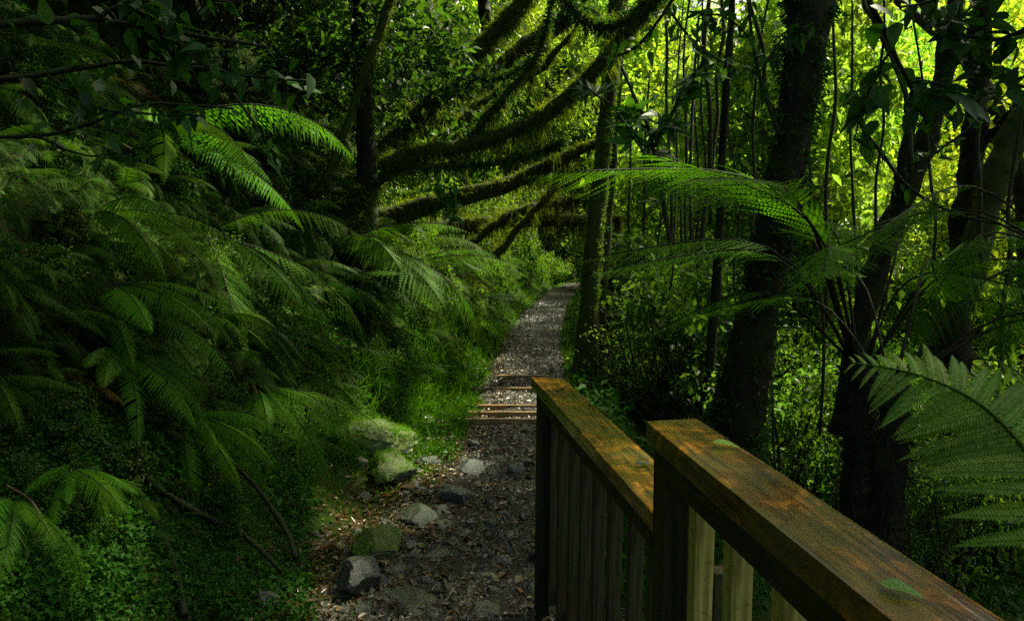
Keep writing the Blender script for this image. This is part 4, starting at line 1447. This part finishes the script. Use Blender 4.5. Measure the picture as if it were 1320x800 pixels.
tree_fern('tree fern standing outside the right edge, feathery tips reaching into view', pH,
          [(2.9, .5, 1.5), (3.4, .3, 1.5), (2.4, .6, 1.4), (3.9, .2, 1.2), (3.15, .7, 1.6), (1.2, .6, 1.0), (0, .5, 1.0)],
          (pH[0], pH[1], float(h(pH[0], pH[1])) - .2), 1.0, (.95, 1.1, .9))
# small ground ferns in the gully behind the railing
n = 0
while n < 42:
    px, py = rng.uniform(770, 1330), rng.uniform(400, 800)
    p = hit([px], [py], n=300)[0]
    if not np.isfinite(p[0]) or p[1] < 2.6 or p[1] > 16:
        continue
    fern(p, float(np.clip(.08 * p[1], .35, .8)), int(rng.integers(5, 8)), rng.uniform(0, 6), 3.14, (.4, 1.0), FR_LACY,
         'small dark fern in the gully behind the railing', 'ferns in the gully', jit((.85, 1, .8)))
    n += 1


# the near frond at the right: each pinna is a piece of its own
def pinna_mesh(seed, n=30):
    g = np.random.default_rng(seed)
    mb = MB()
    u = np.linspace(0, 1, 14)
    mid = np.stack([u, 0.05 * u ** 2, -.16 * u ** 2], -1)
    add_tube(mb, mid, .006 * (1 - .85 * u), 14, 4, tint=.0)
    t = np.linspace(.03, .985, n)
    P = np.stack([np.interp(t, u, mid[:, k]) for k in range(3)], -1)
    prof = np.interp(t, [0, .1, .35, .7, 1], [.75, .95, 1, .68, .06]) * .125
    ds = 1 / n * .47
    for sd in (-1, 1):
        for k in range(n):
            a = unit([.42 + .2 * t[k], sd, g.normal(-.12, .05)])
            l = prof[k] * g.uniform(.93, 1.05)
            e = np.array([1.0, 0, 0])
            q = P[k]
            V = [q - e * ds, q + a * l * .55 - e * ds * .95 + [0, 0, .004], q + a * l, q + a * l * .6 + e * ds * .9 + [0, 0, .004], q + e * ds, q + a * l * .5 + [0, 0, -.003]]
            mb.add(V, [(0, 5, 1), (1, 5, 2), (2, 5, 3), (3, 5, 4), (4, 5, 0)], None, np.clip(.4 + g.normal(0, .09), 0, 1))
    return mb.mesh('pinna', M['fern'])


PIN = [pinna_mesh(s) for s in (1, 2, 3)]
RA = np.array([at(1425, 800, 1.72), at(1385, 690, 1.95), at(1330, 590, 2.15), at(1262, 520, 2.32), at(1180, 482, 2.45), at(1095, 466, 2.55)])
C, r = spline(RA, np.array([.011, .010, .008, .006, .004, .0015]), 60)
base = C[0].copy()
nf = thing('near_fern', 'large near fern frond with long neat pinnae spreading over the railing side at right', 'fern', tuple(base))
mb = MB()
add_tube(mb, RA - base, [.011, .010, .008, .006, .004, .0015], 40, 6, .05, 1)
link('rachis', mb.mesh('rachis', M['fern'], True), nf, color=(1.4, 1.1, .9))
T_ = unit(np.gradient(C, axis=0))
npair = 28
for k in range(npair):
    t = .19 + .795 * k / (npair - 1)
    i = min(int(t * 59), 58)
    Ln = np.interp(t, [.0, .25, .5, .75, .9, 1], [.27, .31, .32, .25, .14, .05])
    for sd in (-1, 1):
        tt = T_[i]
        side = unit(np.cross(tt, np.array([-.25, -.55, 1.0]))) * sd
        upn = unit(np.cross(side, tt)) * sd
        upn = upn if upn[2] > 0 else -upn
        sw = .14 + .34 * t + rng.normal(0, .045)
        ax = unit(side * math.cos(sw) + tt * math.sin(sw) - upn * rng.uniform(.04, .22))
        yy = unit(np.cross(upn, ax))
        zz = np.cross(ax, yy)
        Mx = Matrix(((ax[0], yy[0], zz[0], 0), (ax[1], yy[1], zz[1], 0), (ax[2], yy[2], zz[2], 0), (0, 0, 0, 1)))
        o = link('pinna', PIN[(k + (sd > 0)) % 3], nf, color=jit((3.2, 2.35, 4.2), .12))
        o.matrix_local = Matrix.Translation(Vector(C[i] - base)) @ Mx @ Matrix.Diagonal((Ln * rng.uniform(.82, .98), Ln * .78, Ln * .9, 1))

# ------------------------------------------------------------------ leafy branches near the camera
LEAF = [leaf_mesh('leaf', 1, .52, M['leaf'], .10, .18, tint=.3 + .2 * k) for k in range(3)]
LEAF_L = [leaf_mesh('leaf', 1, .36, M['leaf'], .12, .25, tint=.35 + .2 * k) for k in range(3)]


def palmate(k):
    mb = MB()
    src = leaf_mesh('tmp', 1, .34, None, .1, .22)
    V0 = np.array([v.co[:] for v in src.vertices])
    Q0 = np.array([p.vertices[:] for p in src.polygons])
    bpy.data.meshes.remove(src)
    for q, a in enumerate((-1.5, -.75, 0, .75, 1.5)):
        s = (.6, .9, 1, .9, .6)[q]
        c, sn = math.cos(a), math.sin(a)
        V = V0 * s + [.06, 0, 0]
        V = np.stack([V[:, 0] * c - V[:, 1] * sn, V[:, 0] * sn + V[:, 1] * c, V[:, 2]], -1)
        mb.add(V, None, Q0, .45 + .1 * (k + q) % .3)
    return mb.mesh('leaf', M['leaf'], True)


PALM = [palmate(k) for k in range(2)]


def leafy(label, stems, nleaf, size, kinds, mat='bark_thin', col=(1, 1, 1), name='leafy_branch', cat='branch', group=None, spread=.08, ends=False, droop=.35):
    """stems: list of [(px, py, depth, width px)]; leaves are set along them, each one a part"""
    L_ = [px_line(s) for s in stems]
    base = L_[0][0][0].copy()
    t = thing(name, label, cat, tuple(base), 0, group)
    lines = []
    for q, (P, R) in enumerate(L_):
        mb = MB()
        C, r, A, B = add_tube(mb, P - base, R, 22, 6, .06, q + 1, .003)
        link('stem' if q == 0 else 'twig', mb.mesh('stem', M[mat], True), t)
        lines.append(C)
    for k in range(nleaf):
        C = lines[rng.integers(len(lines))]
        f = rng.uniform(.85, 1) if ends else rng.uniform(.15, 1)
        i = min(int(f * 21), 20)
        d = unit(unit(C[min(i + 1, 21)] - C[i]) * .5 + rand_unit(1)[0] * .9 + np.array([0, 0, -droop]))
        o = link('leaf', kinds[rng.integers(len(kinds))], t, C[i] + rand_unit(1)[0] * spread * rng.uniform(.0, 1), None, size * rng.uniform(.6, 1.2), color=jit(col, .3))
        up = unit(rand_unit(1)[0] * .7 + np.array([0, -.2, 1]))
        y = unit(np.cross(up, d)); z = np.cross(d, y)
        o.rotation_euler = Matrix(((d[0], y[0], z[0]), (d[1], y[1], z[1]), (d[2], y[2], z[2]))).to_euler()
    return t


leafy('dark leafy branch reaching in from the upper left corner, glossy round leaves at its tip',
      [[(-60, 40, 3.0, 12), (100, 25, 3.1, 9), (220, 40, 3.2, 6), (345, 62, 3.3, 4)], [(120, 26, 3.1, 6), (200, -10, 3.1, 4), (300, 5, 3.2, 3)], [(200, 36, 3.2, 5), (280, 90, 3.2, 4), (400, 105, 3.3, 3)]],
      110, .105, LEAF, col=(.7, .9, .9), mat='bark_dark', spread=.10)
leafy('lower dark leafy branch crossing the upper left above the ferns',
      [[(-60, 110, 3.2, 10), (60, 95, 3.3, 8), (170, 80, 3.4, 6), (290, 92, 3.5, 4)], [(60, 95, 3.3, 5), (130, 140, 3.3, 4), (260, 150, 3.4, 3)]], 80, .09, LEAF, col=(.6, .8, .75), mat='bark_dark', spread=.10)
leafy('thin dark twigs with sparse leaves hanging below the upper left branches',
      [[(-40, 180, 3.6, 6), (80, 170, 3.6, 5), (190, 135, 3.6, 4), (300, 140, 3.7, 3)], [(40, 172, 3.6, 4), (110, 200, 3.6, 3), (190, 190, 3.6, 2)]], 50, .08, LEAF, col=(.8, 1, .8), mat='bark_dark')
leafy('twig with pale glossy leaves hanging beside the large lacy fern',
      [[(300, 120, 5, 4), (325, 155, 5, 4), (340, 190, 5, 3), (350, 215, 5, 2)]], 26, .10, LEAF_L, col=(1.5, 1.6, 1.5))
leafy('small leafy sprig in the gloom between the arching trunks and the path', [[(575, 300, 8.5, 4), (585, 275, 8.5, 3), (580, 245, 8.5, 3), (560, 238, 8.5, 2)]], 40, .14, LEAF, col=(1.2, 1.4, 1))
leafy('sapling with hand shaped leaves held out in front of the lit clearing',
      [[(866, 330, 5.2, 7), (852, 240, 5.2, 6), (835, 165, 5.2, 5), (800, 85, 5.2, 4)], [(842, 190, 5.2, 4), (880, 120, 5.1, 4), (905, 80, 5.1, 3)], [(835, 165, 5.2, 4), (780, 130, 5.2, 3), (745, 105, 5.2, 3)], [(850, 230, 5.2, 4), (800, 150, 5.0, 3)]],
      34, .20, PALM, col=(1.1, 1.3, 1), name='broadleaf_sapling', cat='sapling', ends=False, spread=.06)
leafy('leafy sapling with oval leaves beside the thickest trunk at the top',
      [[(1003, 170, 6, 6), (978, 95, 6, 5), (965, 10, 6, 4), (960, -60, 6, 3)], [(978, 95, 6, 3), (1010, 50, 6, 3), (1040, 40, 5.8, 2)], [(970, 50, 6, 3), (930, 20, 6, 3), (900, 25, 6, 2)]],
      120, .13, LEAF_L, col=(1, 1.2, .9), name='broadleaf_sapling', cat='sapling', spread=.12)
leafy('drooping branch with large dark oval leaves right of the thickest trunk',
      [[(1105, -30, 3.6, 8), (1140, 40, 3.6, 7), (1170, 105, 3.6, 5), (1195, 160, 3.6, 4)], [(1150, 60, 3.6, 4), (1120, 120, 3.6, 3), (1100, 180, 3.6, 2)], [(1170, 105, 3.6, 4), (1215, 110, 3.5, 3), (1250, 140, 3.5, 2)]],
      60, .13, LEAF, col=(.75, .9, .75), mat='bark_dark', spread=.10)
leafy('leafy twigs filling the upper right corner with round dark leaves',
      [[(1350, 20, 3.4, 7), (1290, 50, 3.5, 6), (1220, 40, 3.6, 4)], [(1340, 120, 3.6, 5), (1290, 100, 3.6, 4), (1240, 80, 3.6, 3)], [(1350, -20, 3.6, 6), (1260, -10, 3.6, 5), (1160, 10, 3.6, 3)]],
      120, .11, LEAF, col=(.55, .66, .5), mat='bark_dark', spread=.12)
leafy('bare arching twig with a few leaves running from the thick trunk to the right edge',
      [[(1088, 120, 4.6, 5), (1130, 190, 4.6, 5), (1200, 262, 4.6, 4), (1330, 300, 4.6, 3)], [(1160, 222, 4.6, 3), (1230, 180, 4.6, 3), (1330, 90, 4.6, 2)]], 40, .10, LEAF_L, col=(.9, 1.1, .8), mat='bark_dark')
leafy('bright leafy branch hanging over the lit gap above the slim path tree',
      [[(900, -60, 7, 7), (860, 10, 7, 5), (820, 60, 7, 4), (770, 80, 7, 3)], [(860, 10, 7, 4), (900, 60, 7, 3), (950, 90, 7, 2)]], 110, .14, LEAF_L, col=(1.2, 1.3, .8), spread=.16)
